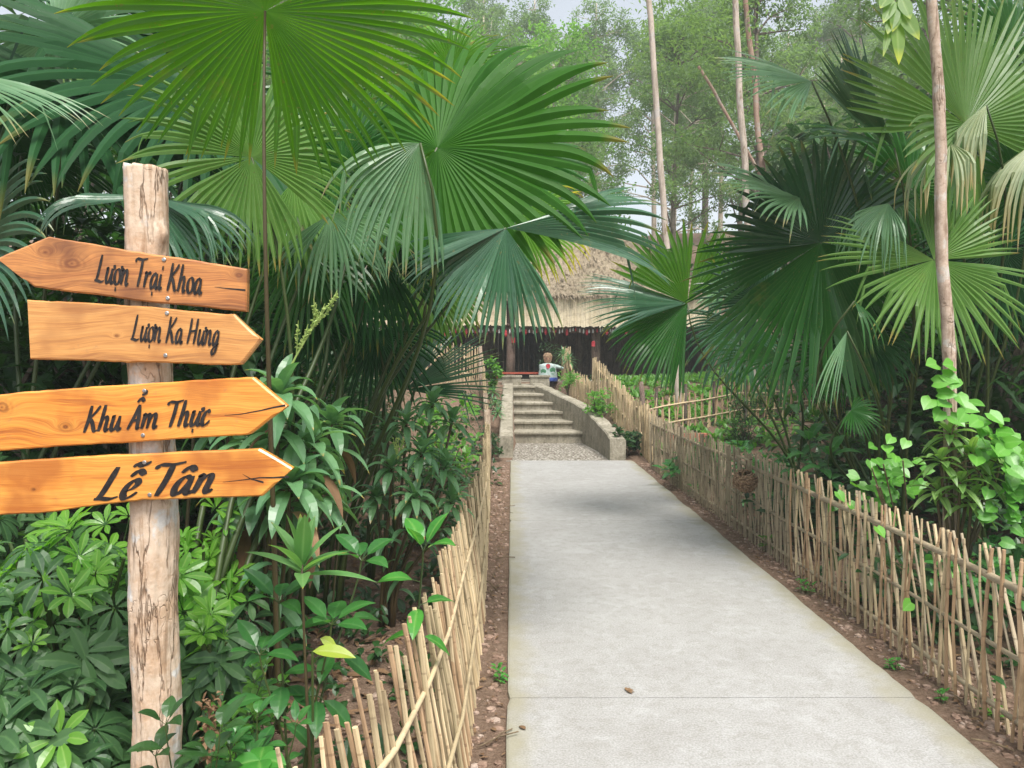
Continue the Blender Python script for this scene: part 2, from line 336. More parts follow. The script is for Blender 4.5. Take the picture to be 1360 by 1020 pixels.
def signwood(name, a, b, dark, seed, knots):
    m, nt, N, L = mat(name)
    tc = nd(nt, 'ShaderNodeTexCoord'); mp = nd(nt, 'ShaderNodeMapping'); L.new(tc.outputs['Object'], mp.inputs[0])
    mp.inputs['Location'].default_value = (seed, 0, seed * 1.7)
    q = mp.outputs[0]
    sp = nd(nt, 'ShaderNodeSeparateXYZ'); L.new(tc.outputs['Object'], sp.inputs[0])
    warp = noise_(nt, 2.4, 2, q)
    zz = math_(nt, 'ADD', sp.outputs[2], math_(nt, 'MULTIPLY', warp, .10))
    for kx, kz, kr in knots:
        dx = math_(nt, 'SUBTRACT', sp.outputs[0], kx); dz = math_(nt, 'SUBTRACT', sp.outputs[2], kz)
        d2 = math_(nt, 'ADD', math_(nt, 'MULTIPLY', math_(nt, 'MULTIPLY', dx, dx), .25), math_(nt, 'MULTIPLY', dz, dz))
        g = math_(nt, 'POWER', 2.718, math_(nt, 'MULTIPLY', d2, -1 / (kr * kr)))
        zz = math_(nt, 'ADD', zz, math_(nt, 'MULTIPLY', g, .035))
    cv = nd(nt, 'ShaderNodeCombineXYZ'); L.new(math_(nt, 'MULTIPLY', sp.outputs[0], 1.2), cv.inputs[0]); L.new(math_(nt, 'MULTIPLY', zz, 26), cv.inputs[2]); cv.inputs[1].default_value = seed
    g1 = noise_(nt, 1.3, 5, cv.outputs[0], .6)
    cv2 = nd(nt, 'ShaderNodeCombineXYZ'); L.new(math_(nt, 'MULTIPLY', sp.outputs[0], 6), cv2.inputs[0]); L.new(math_(nt, 'MULTIPLY', zz, 260), cv2.inputs[2])
    g2 = noise_(nt, 1.3, 3, cv2.outputs[0], .6)
    a = tuple(x * .88 for x in a); b = tuple(x * .9 for x in b)
    c = ramp(nt, g1, [(.34, dark), (.43, a), (.58, b), (.68, tuple((x + y) / 2 for x, y in zip(a, dark)))])
    c = mixc(nt, .42, c, ramp(nt, g2, [(.35, dark), (.6, b)]))
    c = mixc(nt, math_(nt, 'MULTIPLY', ramp(nt, noise_(nt, 38, 4, q, .7), [(.60, (0, 0, 0)), (.70, (1, 1, 1))]), .35), c, (.30, .17, .09))
    c = mixc(nt, math_(nt, 'MULTIPLY', ramp(nt, noise_(nt, 5, 3, q), [(.50, (0, 0, 0)), (.64, (1, 1, 1))]), .7), c, dark)
    for kx, kz, kr in knots:
        dx = math_(nt, 'SUBTRACT', sp.outputs[0], kx); dz = math_(nt, 'SUBTRACT', sp.outputs[2], kz)
        d2 = math_(nt, 'ADD', math_(nt, 'MULTIPLY', math_(nt, 'MULTIPLY', dx, dx), .4), math_(nt, 'MULTIPLY', dz, dz))
        dd = math_(nt, 'ADD', math_(nt, 'SQRT', d2), math_(nt, 'MULTIPLY', noise_(nt, 22, 2, q), .022))
        g = math_(nt, 'POWER', 2.718, math_(nt, 'MULTIPLY', d2, -1 / (kr * kr * .6)))
        rg = math_(nt, 'ADD', math_(nt, 'MULTIPLY', math_(nt, 'SINE', math_(nt, 'MULTIPLY', dd, 620)), .3), .7)
        c = mixc(nt, math_(nt, 'MULTIPLY', g, rg), c, (.16, .045, .012))
        c.node.clamp_factor = True
    b = finish(nt, c, .34, g2, .15, .002, .5)
    b.inputs['Coat Weight'].default_value = .35; b.inputs['Coat Roughness'].default_value = .18
    return m

m, nt, N, L = mat('black_paint'); M['ink'] = m
finish(nt, ramp(nt, noise_(nt, 80, 3, geopos(nt)), [(.4, (.012, .011, .012)), (.7, (.035, .03, .028))]), .55)
m, nt, N, L = mat('steel'); M['steel'] = m
finish(nt, ramp(nt, noise_(nt, 300, 2, geopos(nt)), [(.4, (.35, .35, .35)), (.7, (.6, .6, .6))]), .35, metal=.9)
m, nt, N, L = mat('thatch'); M['thatch'] = m
p_ = geopos(nt, (14, 3, 5)); n1 = noise_(nt, 2.2, 6, p_, .75); n2 = noise_(nt, 1.3, 5, geopos(nt), .6)
at = nd(nt, 'ShaderNodeAttribute', attribute_name='var'); sp = nd(nt, 'ShaderNodeSeparateColor'); L.new(at.outputs['Color'], sp.inputs[0])
c = ramp(nt, n1, [(.3, (.17, .13, .09)), (.5, (.40, .32, .23)), (.7, (.58, .48, .36))])
c = mixc(nt, math_(nt, 'MULTIPLY', ramp(nt, n2, [(.45, (0, 0, 0)), (.7, (1, 1, 1))]), .5), c, (.21, .18, .11))
c = mixc(nt, .35, c, ramp(nt, sp.outputs[0], [(0, (.18, .13, .08)), (1, (.5, .41, .28))]))
finish(nt, c, .95, n1, .8, .05, .1)
def plain(name, a, b, sc=12, rough=.7, spec=.3):
    m, nt, N, L = mat(name)
    n = noise_(nt, sc, 4, geopos(nt)); finish(nt, ramp(nt, n, [(.35, a), (.68, b)]), rough, n, .3, .005, spec); return m
M['red'] = plain('red_cloth', (.45, .03, .05), (.6, .08, .09))
M['whitec'] = plain('white_cloth', (.6, .6, .58), (.8, .8, .78))
M['cord'] = plain('cord', (.08, .05, .04), (.15, .1, .07))
M['ceramic'] = plain('ceramic', (.36, .46, .44), (.52, .60, .57), 20, .4, .3)
M['ceramic_green'] = plain('ceramic_green', (.08, .24, .12), (.12, .34, .2), 20, .25, .5)
M['ceramic_blue'] = plain('ceramic_blue', (.04, .07, .3), (.06, .12, .42), 20, .25, .5)
M['clay'] = plain('clay', (.3, .16, .1), (.48, .3, .2), 30, .8)
M['husk'] = plain('husk', (.13, .075, .04), (.4, .27, .17), 60, .9)
M['redearth'] = plain('red_brick', (.3, .1, .06), (.45, .2, .13), 14, .95)
M['vine'] = plain('vine_stem', (.10, .07, .04), (.2, .15, .09), 40, .8)
M['table'] = plain('red_table', (.3, .05, .03), (.4, .1, .06), 20, .5)

# ------------------------------------------------------------------ terrain
def rampz(y): return sstep(11.0, 17.0, y) * 1.0
def ground(x, y):
    h = rampz(y)
    h += sstep(27, 60, y) * 9
    h += sstep(3.2, 12, x) * 1.3 * sstep(2, 10, y) + sstep(2.5, 10, -x) * .8 * sstep(2, 9, y)
    nse = noise.noise(V((x * .8, y * .8, 3))) * .07 + noise.noise(V((x * 3.1, y * 3.1, 9))) * .025
    side = min(1, max(0, (max(-.25 - x, x - 2.1)) / .5))
    h += nse * side + noise.noise(V((x * 9, y * 9, 1))) * .008 - .02 * (1 - side)
    if side < 1 and .05 < x < 1.65 and y < 17.4: h = -.16 if y < 11.5 else h - .55
    return h
def axis(a, b, fine0, fine1, fs, growth=1.22):
    xs = []; x = fine0
    while x <= fine1 + 1e-6: xs.append(x); x += fs
    s = fs; x = xs[-1]
    while x < b: s *= growth; x += s; xs.append(x)
    s = fs; x = xs[0]
    while x > a: s *= growth; x -= s; xs.insert(0, x)
    return xs
gx = axis(-260, 260, -4, 6, .1); gy = axis(-60, 320, .2, 19, .1)
g = MB(); nx = len(gx)
for y in gy:
    for x in gx: g.v.append(V((x, y, ground(x, y))))
g.c = [(.5, .5, .5)] * len(g.v)
for j in range(len(gy) - 1):
    for i in range(nx - 1): a = j * nx + i; g.f.append((a, a+1, a+1+nx, a+nx))
tag(g.build('ground', M['soil'], smooth=True), kind='structure')

# ------------------------------------------------------------------ path slabs (irregular edges), gravel apron
def slab(mb, y0, y1, x0, x1, z, th=.1, step=.07, wob=.02, sd=0):
    n = max(2, int((y1 - y0) / step)); b = len(mb.v)
    for i in range(n + 1):
        y = y0 + (y1 - y0) * i / n
        a = x0 + wob * .3 * noise.noise(V((sd, y * 2.2, 0))) ; c_ = x1 + wob * 1.6 * noise.noise(V((sd + 9, y * 1.7, 0))) + wob * .7 * noise.noise(V((sd + 9, y * 9, 4)))
        if i in (0, n): a += .01; c_ -= .012
        row = [(a - .012, z - th), (a, z - .004)] + [(lerp(a, c_, k / 6), z + .002 * noise.noise(V((k, y, 3)))) for k in range(0, 7)] + [(c_, z - .006), (c_ + .015, z - th)]
        for k, (x, zz) in enumerate(row):
            if k == 2: x += .01
            if k == 8: x -= .012
            mb.v.append(V((x, y, zz))); mb.c.append((.5, .5, .5))
    m_ = 11
    for i in range(n):
        for k in range(m_ - 1): a = b + i * m_ + k; mb.f.append((a, a+1, a+1+m_, a+m_))
    mb.f.append(tuple(b + k for k in range(m_))[::-1]); mb.f.append(tuple(b + n * m_ + k for k in range(m_)))
pm = MB()
slab(pm, -1.5, 3.297, -.02, 1.805, 0, sd=1, wob=.012); slab(pm, 3.303, 6.997, -.02, 1.805, 0, sd=1, wob=.012); slab(pm, 7.003, 11.2, -.02, 1.805, 0, sd=1, wob=.012)
tag(pm.build('concrete_path', M['concrete']), kind='structure')
gm = MB(); slab(gm, 11.204, 14.5, -.1, 1.6, -.012, sd=5, wob=.03)
tag(gm.build('gravel_apron', M['gravel']), kind='structure')
rnd = random.Random(4)

def stone(mb, p, r, rnd, tint):
    b = len(mb.v); n = 6
    sx_, sy_, sz_ = (rnd.uniform(.7, 1.3) for _ in range(3)); a0 = rnd.uniform(0, 6)
    mb.v.append(p + V((0, 0, -r * .9))); mb.c.append((tint,) * 3)
    for ring, (zz, rr) in enumerate(((-.35, 1.0), (.25, .8))):
        for k in range(n):
            a = a0 + k * 6.283 / n + ring * .4; q = rr * rnd.uniform(.8, 1.15)
            mb.v.append(p + V((math.cos(a) * q * r * sx_, math.sin(a) * q * r * sy_, zz * r * sz_))); mb.c.append((tint,) * 3)
    mb.v.append(p + V((0, 0, r * .55 * sz_))); mb.c.append((tint,) * 3)
    for k in range(n):
        k2 = (k + 1) % n
        mb.f += [(b, b+1+k2, b+1+k), (b+1+k, b+1+k2, b+7+k2, b+7+k), (b+7+k, b+7+k2, b+13)]
# ------------------------------------------------------------------ steps and walls
PROF = [(13.6, .2), (14.1, .35), (14.6, .5), (15.1, .65), (15.6, .8), (16.1, .95)]
WALLP = [(1.47, 11.25), (1.42, 12.4), (1.27, 13.7), (1.05, 14.4), (.72, 15.4), (.44, 16.3)]
def wallx(y): return interp(y, [(b, a) for a, b in WALLP])
st = thing('stone_staircase', (.6, 13.6, 0), 'weathered concrete staircase of six steps climbing to the thatched hut', 'staircase')
for i, (y, z) in enumerate(PROF):
    s_ = MB(); yn = (PROF[i+1][0] + .06) if i < 5 else 17.6
    z0 = (PROF[i-1][1] - .04) if i else -.1
    xr = wallx(y + .2) + .12
    xs = [lerp(.03, xr, k / 10) for k in range(11)]
    b = len(s_.v)
    for x in xs:
        j = .006 * noise.noise(V((x * 7, i * 3, 0)))
        for (yy, zz) in ((y + .03 + j, z0), (y + .03 + j, z - .05), (y - .01 + j * 1.5, z - .045), (y - .012 + j, z - .012), (y + .006, z), (y + .12, z + j), (yn, z)):
            s_.v.append(V((x, yy, zz))); s_.c.append((.5,) * 3)
    for k in range(10):
        for q in range(6): a = b + k * 7 + q; s_.f.append((a, a+7, a+8, a+1))
    s_.build('step', M['old_concrete'], st, origin=(.5, y, z))
def wall(name, pts, th, label, mname='old_concrete'):
    """pts: x, y, z_top along the wall; thickness to +side"""
    w_ = MB(); dense = []
    for (a, b) in zip(pts, pts[1:]):
        for k in range(8): dense.append(V(a).lerp(V(b), k / 8))
    dense.append(V(pts[-1]))
    n = len(dense)
    for i, p in enumerate(dense):
        t = (dense[min(i+1, n-1)] - dense[max(i-1, 0)]); t.z = 0; t.normalize(); s = V((t.y, -t.x, 0)) * th
        z = p.z + .03 * noise.noise(V((p.x * 4, p.y * 4, 2)))
        w1 = .035 * noise.noise(V((p.x * 6, p.y * 6, 7)))
        for q, zz in ((-.0 + w1, -.3), (0 + w1, z * .5), (0, z - .02), (.08, z), (.92, z - .004), (1, z - .03), (1, -.3)):
            w_.v.append(V((p.x, p.y, 0)) + s * q + V((0, 0, zz if q != 0 or zz < 0 else zz))); w_.c.append((.5,) * 3)
    for i in range(n - 1):
        for q in range(6): a = i * 7 + q; w_.f.append((a, a+1, a+8, a+7))
    w_.f.append(tuple(range(7))[::-1]); w_.f.append(tuple((n-1) * 7 + k for k in range(7)))
    o = w_.build(name, M[mname], origin=(pts[0][0], pts[0][1], 0))
    return tag(o, label, 'retaining wall')
wall('retaining_wall', [(x, y, interp(y, [(11.25, .33), (13, .52), (14, .68), (15.2, .86), (16.3, .99)])) for x, y in WALLP], .24,
     'curved stained concrete retaining wall on the right side of the staircase')
wall('retaining_wall', [(-.2, 11.5, .34), (-.2, 12.9, .5), (-.2, 14.2, .74), (-.19, 16.3, 1.0)], .22,
     'straight grey concrete retaining wall on the left side of the staircase')
for x, lab in ((.40, 'squat concrete block on the landing at the top of the right retaining wall'), (-.22, 'squat orange tinged concrete block on the landing left of the top step')):
    b_ = MB(); x0 = x
    b_.box(x0, x0 + .42, 16.45, 16.85, .9, 1.12); b_.box(x0 - .02, x0 + .44, 16.43, 16.87, 1.12, 1.16)
    tag(b_.build('stair_pedestal', M['old_concrete'], origin=(x0, 16.5, .9)), lab, 'pedestal')

# ------------------------------------------------------------------ leaf primitives
def blade(mb, p, d, n, Ln, W, droop=.4, shape='lance', seg=5, tint=.5, fold=.22, wav=0, rnd=None):
    d = d.normalized(); s = d.cross(n)
    if s.length < 1e-4: s = d.cross(V((1, .2, .1)))
    s.normalize(); b = len(mb.v); pos = p.copy(); st_ = Ln / seg
    for i in range(seg + 1):
        q = i / seg
        if shape == 'lance': w_ = math.sin(math.pi * min(1, q ** .85)) ** .9
        elif shape == 'strap': w_ = min(1, q * 3.5 + .12) * (1 - max(0, q - .55) / .45) ** .8 if q < 1 else 0
        elif shape == 'obov': w_ = math.sin(math.pi * q ** 1.35) ** .8 if q < 1 else 0
        elif shape == 'heart': w_ = interp(q, [(0, .55), (.12, .95), (.3, 1), (.55, .8), (.8, .38), (1, 0)])
        else: w_ = interp(q, [(0, .15), (.2, .8), (.45, 1), (.75, .7), (1, 0)])
        w_ *= W * .5
        m_ = s.cross(d).normalized()
        up = fold * w_
        wv = (wav * W * math.sin(q * 14) if wav else 0)
        mb.v += [pos - s * w_ + m_ * (up + wv), pos.copy(), pos + s * w_ + m_ * (up - wv)]
        mb.c += [(tint, q, 0), (tint, q, .5), (tint, q, 1)]
        if shape == 'heart' and i == 0:
            mb.v[-3] -= d * Ln * .14; mb.v[-1] -= d * Ln * .14
        pos = pos + d * st_
        d = (d + V((0, 0, -1)) * droop / seg).normalized()
    for i in range(seg):
        a = b + i * 3
        mb.f += [(a, a+1, a+4, a+3), (a+1, a+2, a+5, a+4)]
def rdir(rnd, el0, el1):
    a = rnd.uniform(0, 6.2832); e = R_(rnd.uniform(el0, el1))
    return V((math.cos(a) * math.cos(e), math.sin(a) * math.cos(e), math.sin(e)))
def perp(d, rnd=None):
    n = V((0, 0, 1)) - d * d.z
    if n.length < .1: n = V((1, 0, 0)) - d * d.x
    return n.normalized()

def fan(mb, hub, u, nh, R, span=300, N=54, split=.5, fold=0, droop=.5, bend=.08, k=.3, brk=.12, rnd=None, pleat=.42, a0=0, tw=1.0, wave=.22):
    u = u.normalized(); n = (nh - u * nh.dot(u)).normalized(); v = n.cross(u)
    F_ = R_(fold); cf, sf = math.cos(F_), math.sin(F_); G = V((0, 0, -1))
    def dr(th): return (u * math.cos(th) + v * (math.sin(th) * cf) - n * (abs(math.sin(th)) * sf)).normalized()
    def Lf(th): return R * (1 - k * (abs(th) / math.pi) ** 1.6)
    ph = rnd.uniform(0, 9)
    def pos(th, r):
        q = r / R
        return hub + dr(th) * r + G * (bend * (1 + .45 * math.sin(2 * th + ph)) * r * q) + n * (R * wave * q * q * (noise.noise(V((th * 1.6, q * 1.5, ph))) + .35 * noise.noise(V((th * 6, q * 2, ph)))))
    dth = R_(span) / N
    for i in range(N):
        t0 = -R_(span) / 2 + i * dth + R_(a0); t1 = t0 + dth; tm = (t0 + t1) / 2
        tint = rnd.random() * .6 + .4 * (.5 + .5 * math.sin(ph + i * .45))
        Ls = Lf(tm) * (rnd.uniform(.93, 1.05) if rnd.random() > .09 else rnd.uniform(.68, .9))
        sp_ = split * rnd.uniform(.95, 1.05)
        if rnd.random() < .02 and 2 < i < N - 3: continue
        b = len(mb.v); J = 4
        for j in range(J + 1):
            q = .004 + (sp_ - .004) * j / J
            pa, pb, pc = pos(t0, Lf(t0) * q), pos(tm, Lf(tm) * q), pos(t1, Lf(t1) * q)
            wd = (pc - pa); m_ = wd.cross(dr(tm)).normalized() * -1
            pb = pb + m_ * (wd.length * (pleat * .75 + .12))
            mb.v += [pa, pb, pc]; mb.c += [(tint, q, 0), (tint, q, .5), (tint, q, 1)]
        s = (pc - pa); w0 = s.length * .5; s.normalize()
        c0 = (pa + pc) * .5
        t = (pos(tm, Lf(tm) * sp_) - pos(tm, Lf(tm) * (sp_ - .1))).normalized()
        # slight random direction jitter after the split
        t = (t + s * rnd.uniform(-.07, .07)).normalized()
        K = 7; ds = Ls * (1 - sp_) / K; c_ = c0.copy()
        dd = droop * rnd.uniform(.45, 1.6)
        bq = rnd.randint(2, 5) if rnd.random() < brk else 99
        for j in range(1, K + 1):
            q = j / K
            if j == bq: t = (t * .35 + G * 1.0 + s * rnd.uniform(-.3, .3)).normalized()
            t = (t + G * (dd * (.4 + 1.2 * q) / K)).normalized()
            c_ = c_ + t * ds
            s2 = (s - t * s.dot(t)); s2.normalize(); m_ = t.cross(s2)
            if m_.dot(n) < 0 and False: m_ = -m_
            ww = w0 * tw * (1 + .12 * q) * (1 - q ** 1.7) ** .85 if j < K else w0 * .03
            mb.v += [c_ - s2 * ww, c_ + m_ * (ww * (pleat * .9 + .25)) * (-1 if m_.dot(n) < 0 else 1), c_ + s2 * ww]
            qq = sp_ + (1 - sp_) * q
            mb.c += [(tint, qq, 0), (tint, qq, .5), (tint, qq, 1)]
        for j in range(J + K):
            a = b + j * 3
            mb.f += [(a, a+1, a+4, a+3), (a+1, a+2, a+5, a+4)]

def palm_leaf(root, hub, tip, nh, mname='fan_mid', base=None, seed=0, stalk='stalk', sr=.011, label=None, pdir=None, extra=None, scale=1, **kw):
    """hub, tip: (px, py, D); nh: hint for the upper-surface normal"""
    rnd = random.Random(seed); H = P(*hub); T = P(*tip); u = (T - H); R = u.length * scale
    mb = MB(); fan(mb, H, u, V(nh), R, rnd=rnd, **kw)
    if extra:
        for (tp, nn, kk) in extra:
            kk = dict(kk); mm = kk.pop('mat', None) or mname
            mb.slots.append((len(mb.f), M[mm]))
            T2 = P(*tp); fan(mb, H, T2 - H, V(nn), (T2 - H).length, rnd=rnd, **kk)
    o = mb.build('fan_leaf', M[mname], root, origin=H)
    if label: o['label'] = label
    if base is None: base = PL[root.name] + V((rnd.uniform(-.12, .12), rnd.uniform(-.12, .12), 0))
    B = V(base)
    pd = V(pdir).normalized() if pdir else (u.normalized() * .6 + V((0, 0, .9))).normalized()
    Ln = (H - B).length
    pts = bez(B, B + (V((0, 0, 1)) * .75 + (H - B).normalized() * .25) * Ln * .4, H - pd * Ln * .35, H, 14)
    pm_ = MB(); pm_.tube(pts, [lerp(sr * 1.5, sr * .55, i / 14) for i in range(15)], 7, tint=rnd.random())
    s = pm_.build('leaf_stalk', M[stalk], o, smooth=True, origin=H)
    return o

# ------------------------------------------------------------------ signpost
sign = thing('wooden_signpost', (-1.01, 2.1, 0), 'barked log signpost carrying four pointed wooden direction boards', 'signpost')
rnd = random.Random(11)
mb = MB(); SIDES = 72
prof = []
for i in range(200):
    z = -.15 + (2.03 + .15) * i / 199
    prof.append(z)
axp = [(1020, 200), (940, 202), (850, 200), (780, 199), (700, 203), (600, 202), (500, 199), (400, 198), (300, 199), (215, 197)]
for i, z in enumerate(prof):
    y_ = interp(z, [(-.15, 1250), (2.03, 217)]); cx = interp(y_, [(a, b) for a, b in axp][::-1] if axp[0][0] < axp[-1][0] else sorted(axp))
    X = (cx - 680) / F * 2.1
    r = interp(z, [(0, .067), (.7, .063), (.95, .064), (1.3, .0585), (2.07, .057)])
    for k in range(SIDES):
        a = 6.2832 * k / SIDES
        rr = r * (1 + .05 * noise.noise(V((math.cos(a) * 1.3, math.sin(a) * 1.3, z * 3.2))) * 1.6 + .03 * noise.noise(V((math.cos(a) * 4, math.sin(a) * 4, z * 9))))
        fz = noise.noise(V((math.cos(a) * 5, math.sin(a) * 5, z * 2.2 + 3)))
        rr -= .006 * max(0, .16 - abs(fz)) / .16 * (.5 + .5 * noise.noise(V((math.cos(a) * 2, math.sin(a) * 2, z * 4))))
        rr += .0022 * noise.noise(V((math.cos(a) * 11, math.sin(a) * 11, z * 30)))
        # knot bump on the right near the top, burl at the left lower down
        rr += .015 * math.exp(-((z - 1.845) / .022) ** 2 - ((math.atan2(math.sin(a), math.cos(a)) + .45) / .3) ** 2)
        rr += .008 * math.exp(-((z - .98) / .05) ** 2 - ((abs(math.atan2(math.sin(a), math.cos(a))) - 3.0) / .5) ** 2)
        zz = z + (.012 * noise.noise(V((math.cos(a) * 2, math.sin(a) * 2, 5))) if i == 199 else 0)
        mb.v.append(V((X + math.cos(a) * rr, 2.1 + math.sin(a) * rr, zz))); mb.c.append((.5, i / 199, k / SIDES))
for i in range(199):
    for k in range(SIDES): k2 = (k + 1) % SIDES; mb.f.append((i*SIDES+k, i*SIDES+k2, (i+1)*SIDES+k2, (i+1)*SIDES+k))
mb.f.append(tuple(199 * SIDES + k for k in range(SIDES)))
mb.build('post', M['post'], sign, smooth=True, origin=(-1.01, 2.1, 0))
YB = 2.008
def board(outline, label, mname, hub_px):
    """outline in photo pixels, clockwise from upper left"""
    pts = [P(x, y, YB) for x, y in outline]
    cx = sum(p.x for p in pts) / len(pts); cz = sum(p.z for p in pts) / len(pts)
    # subdivide edges with slight live-edge wobble
    dense = []; n = len(pts)
    for i in range(n):
        a, b = pts[i], pts[(i+1) % n]; m_ = max(1, int((b - a).length / .02))
        for k in range(m_):
            q = a.lerp(b, k / m_)
            if k: q = q + V((0, 0, .0035 * noise.noise(V((q.x * 7, q.z * 3, cz * 10))) + .0015 * noise.noise(V((q.x * 40, q.z * 9, cz)))))
            dense.append(q)
    mb = MB(); n = len(dense); c0 = V((cx, 0, cz))
    def ins(p, d):  # inset toward centre
        v = V((p.x - cx, 0, p.z - cz)); L_ = v.length; return V((p.x, 0, p.z)) - V((v.x / L_ * d * .6, 0, (1 if v.z > 0 else -1) * d * .8))
    for yy, d in ((YB, .005), (YB + .004, 0), (YB + .022, 0), (YB + .026, .004)):
        for p in dense:
            q = ins(p, d); q.y = yy; mb.v.append(q); mb.c.append((.5, .5, .5))
    for r in range(3):
        for k in range(n): k2 = (k + 1) % n; mb.f.append((r*n+k, r*n+k2, (r+1)*n+k2, (r+1)*n+k))
    mb.f.append(tuple(range(n))[::-1]); mb.f.append(tuple(3 * n + k for k in range(n)))
    o = mb.build('sign_board', M[mname], sign, origin=(cx, YB, cz)); o['label'] = label
    me = o.data
    for h in hub_px:
        s_ = MB(); c_ = P(*h, YB)
        s_.tube([c_ + V((0, .002, 0)), c_ + V((0, -.0022, 0)), c_ + V((0, -.003, 0))], [.0055, .0055, .004], 10)
        s_.build('screw', M['steel'], o, origin=c_)
    return o, V((cx, YB, cz))
def knotpos(px, py, ctr_px): pass
B1 = [(-4, 343), (64, 314), (328, 357), (327, 414), (190, 400), (45, 381)]
B2 = [(35, 398), (170, 406), (311, 417), (346, 451), (320, 484), (170, 482), (39, 477)]
B3 = [(-30, 526), (150, 512), (336, 501), (381, 539), (331, 577), (150, 589), (-30, 601)]
B4 = [(-30, 616), (150, 604), (344, 596), (388, 622), (348, 659), (190, 664), (60, 681), (-30, 686)]
def ctr(o):
    ps = [P(x, y, YB) for x, y in o]; return V((sum(p.x for p in ps) / len(ps), YB, sum(p.z for p in ps) / len(ps)))
def kn(o, lst): 
    c_ = ctr(o); r = []
    for x, y, k in lst: q = P(x, y, YB) - c_; r.append((q.x, q.z, k))
    return r
M['w1'] = signwood('sign_wood_red', (.44, .15, .04), (.68, .29, .08), (.12, .035, .014), 1.3, kn(B1, [(95, 350, .03), (60, 335, .018), (318, 366, .012)]))
M['w2'] = signwood('sign_wood_tan', (.62, .27, .07), (.76, .40, .13), (.33, .13, .04), 4.1, kn(B2, [(155, 446, .006)]))
M['w3'] = signwood('sign_wood_orange', (.78, .27, .035), (.90, .40, .075), (.34, .09, .018), 7.7, kn(B3, [(87, 567, .016), (2, 541, .022)]))
M['w4'] = signwood('sign_wood_honey', (.78, .29, .04), (.90, .42, .085), (.36, .10, .02), 9.2, kn(B4, [(195, 615, .007), (45, 650, .006)]))
bd1, _ = board(B1, 'topmost board, reddish wood pointing left, lettered Lượn Trại Khoa', 'w1', [(218, 345), (223, 396)])
bd2, _ = board(B2, 'second board, tan wood pointing right, lettered Lượn Ka Hưng', 'w2', [(222, 416), (220, 472)])
bd3, _ = board(B3, 'third board, orange wood pointing right, lettered Khu Ẩm Thực', 'w3', [(192, 519), (190, 578)])
bd4, _ = board(B4, 'lowest board, honey wood pointing right, lettered Lễ Tân', 'w4', [(192, 614), (199, 657)])
# dark splits near the arrow tips
for o, pl in ((bd3, [(298, 552), (320, 550), (345, 545), (362, 541), (379, 539)]), (bd4, [(296, 641), (325, 637), (345, 634), (362, 634), (384, 633)]), (bd4, [(322, 629), (333, 636), (350, 640)]), (bd1, [(285, 381), (305, 384), (326, 386)])):
    s_ = MB(); b = 0; m_ = len(pl)
    for i, (x, y) in enumerate(pl):
        c_ = P(x, y + random.Random(x).uniform(-.8, .8), YB - .0006); hw = .0022 * (i / (m_ - 1)) ** .8 + .0004
        s_.v += [c_ + V((0, 0, hw)), c_ - V((0, 0, hw))]; s_.c += [(.5,) * 3] * 2
    for i in range(m_ - 1): s_.f.append((i*2, i*2+2, i*2+3, i*2+1))
    s_.build('crack', M['ink'], o)

# hand-drawn brush lettering
def loop(cx, cy, rx, ry, a=100, e=480, n=14):
    return [(cx + rx * math.cos(R_(a + (e - a) * i / n)), cy + ry * math.sin(R_(a + (e - a) * i / n))) for i in range(n + 1)]
arch = lambda x: [(x, .28), (x + .09, .5), (x + .19, .55), (x + .235, .42), (x + .22, .12), (x + .28, .0), (x + .36, .1)]
ustem = lambda x: [(x, .56), (x - .015, .14), (x + .05, .0), (x + .13, .1)]
bowl = [(.27, .47), (.17, .56), (.05, .42), (.01, .18), (.07, .0), (.18, .09), (.27, .4)]
GL = {
 'L': (.50, [[(.20, 1.02), (.15, .6), (.09, .2), (.02, .02)], [(-.04, .05), (.12, .05), (.3, .02), (.46, .08)]]),
 'u': (.40, [[(.0, .5), (.05, .55), (.02, .16), (.09, 0), (.2, .12), (.28, .45)], ustem(.29)]),
 'o': (.36, [loop(.16, .28, .145, .28)]),
 'n': (.42, [[(-.02, .5), (.04, .56), (.03, .3), (0, 0)], arch(.02)]),
 'T': (.44, [[(-.1, .86), (-.02, .98), (.22, .96), (.5, 1.02)], [(.25, .97), (.22, .5), (.15, 0)]]),
 'r': (.29, [[(-.02, .5), (.04, .56), (.03, .3), (0, 0)], [(.02, .26), (.1, .48), (.2, .57), (.26, .5)]]),
 'a': (.42, [bowl, ustem(.29)]),
 'i': (.18, [[(.03, .56), (.01, .14), (.07, 0), (.15, .1)]]),
 'K': (.50, [[(.1, 1.02), (.07, .5), (-.01, -.02)], [(.44, 1.0), (.3, .76), (.08, .5)], [(.12, .52), (.24, .34), (.36, .04), (.48, .05)]]),
 'h': (.42, [[(.1, 1.02), (.06, .5), (0, 0)], arch(.03)]),
 'H': (.56, [[(.1, 1.0), (.07, .5), (-.01, 0)], [(.46, 1.0), (.42, .5), (.36, .0)], [(.04, .46), (.22, .5), (.44, .53)]]),
 'g': (.40, [bowl, [(.29, .56), (.26, .05), (.2, -.24), (.08, -.36), (.0, -.24), (.12, -.08), (.38, .08)]]),
 'A': (.52, [[(.3, 1.0), (.16, .5), (-.02, .0)], [(.3, 1.0), (.35, .5), (.37, .05), (.48, .06)], [(.02, .3), (.2, .36), (.44, .36)]]),
 'm': (.66, [[(-.02, .5), (.04, .56), (.03, .3), (0, 0)], [(.02, .28), (.11, .5), (.2, .55), (.24, .4), (.21, 0)], arch(.24)]),
 'c': (.31, [[(.25, .46), (.17, .57), (.05, .42), (.01, .18), (.08, .0), (.2, .05), (.3, .18)]]),
 'e': (.31, [[(.04, .22), (.17, .3), (.25, .46), (.17, .57), (.05, .42), (.01, .18), (.08, .0), (.2, .05), (.3, .18)]]),
}
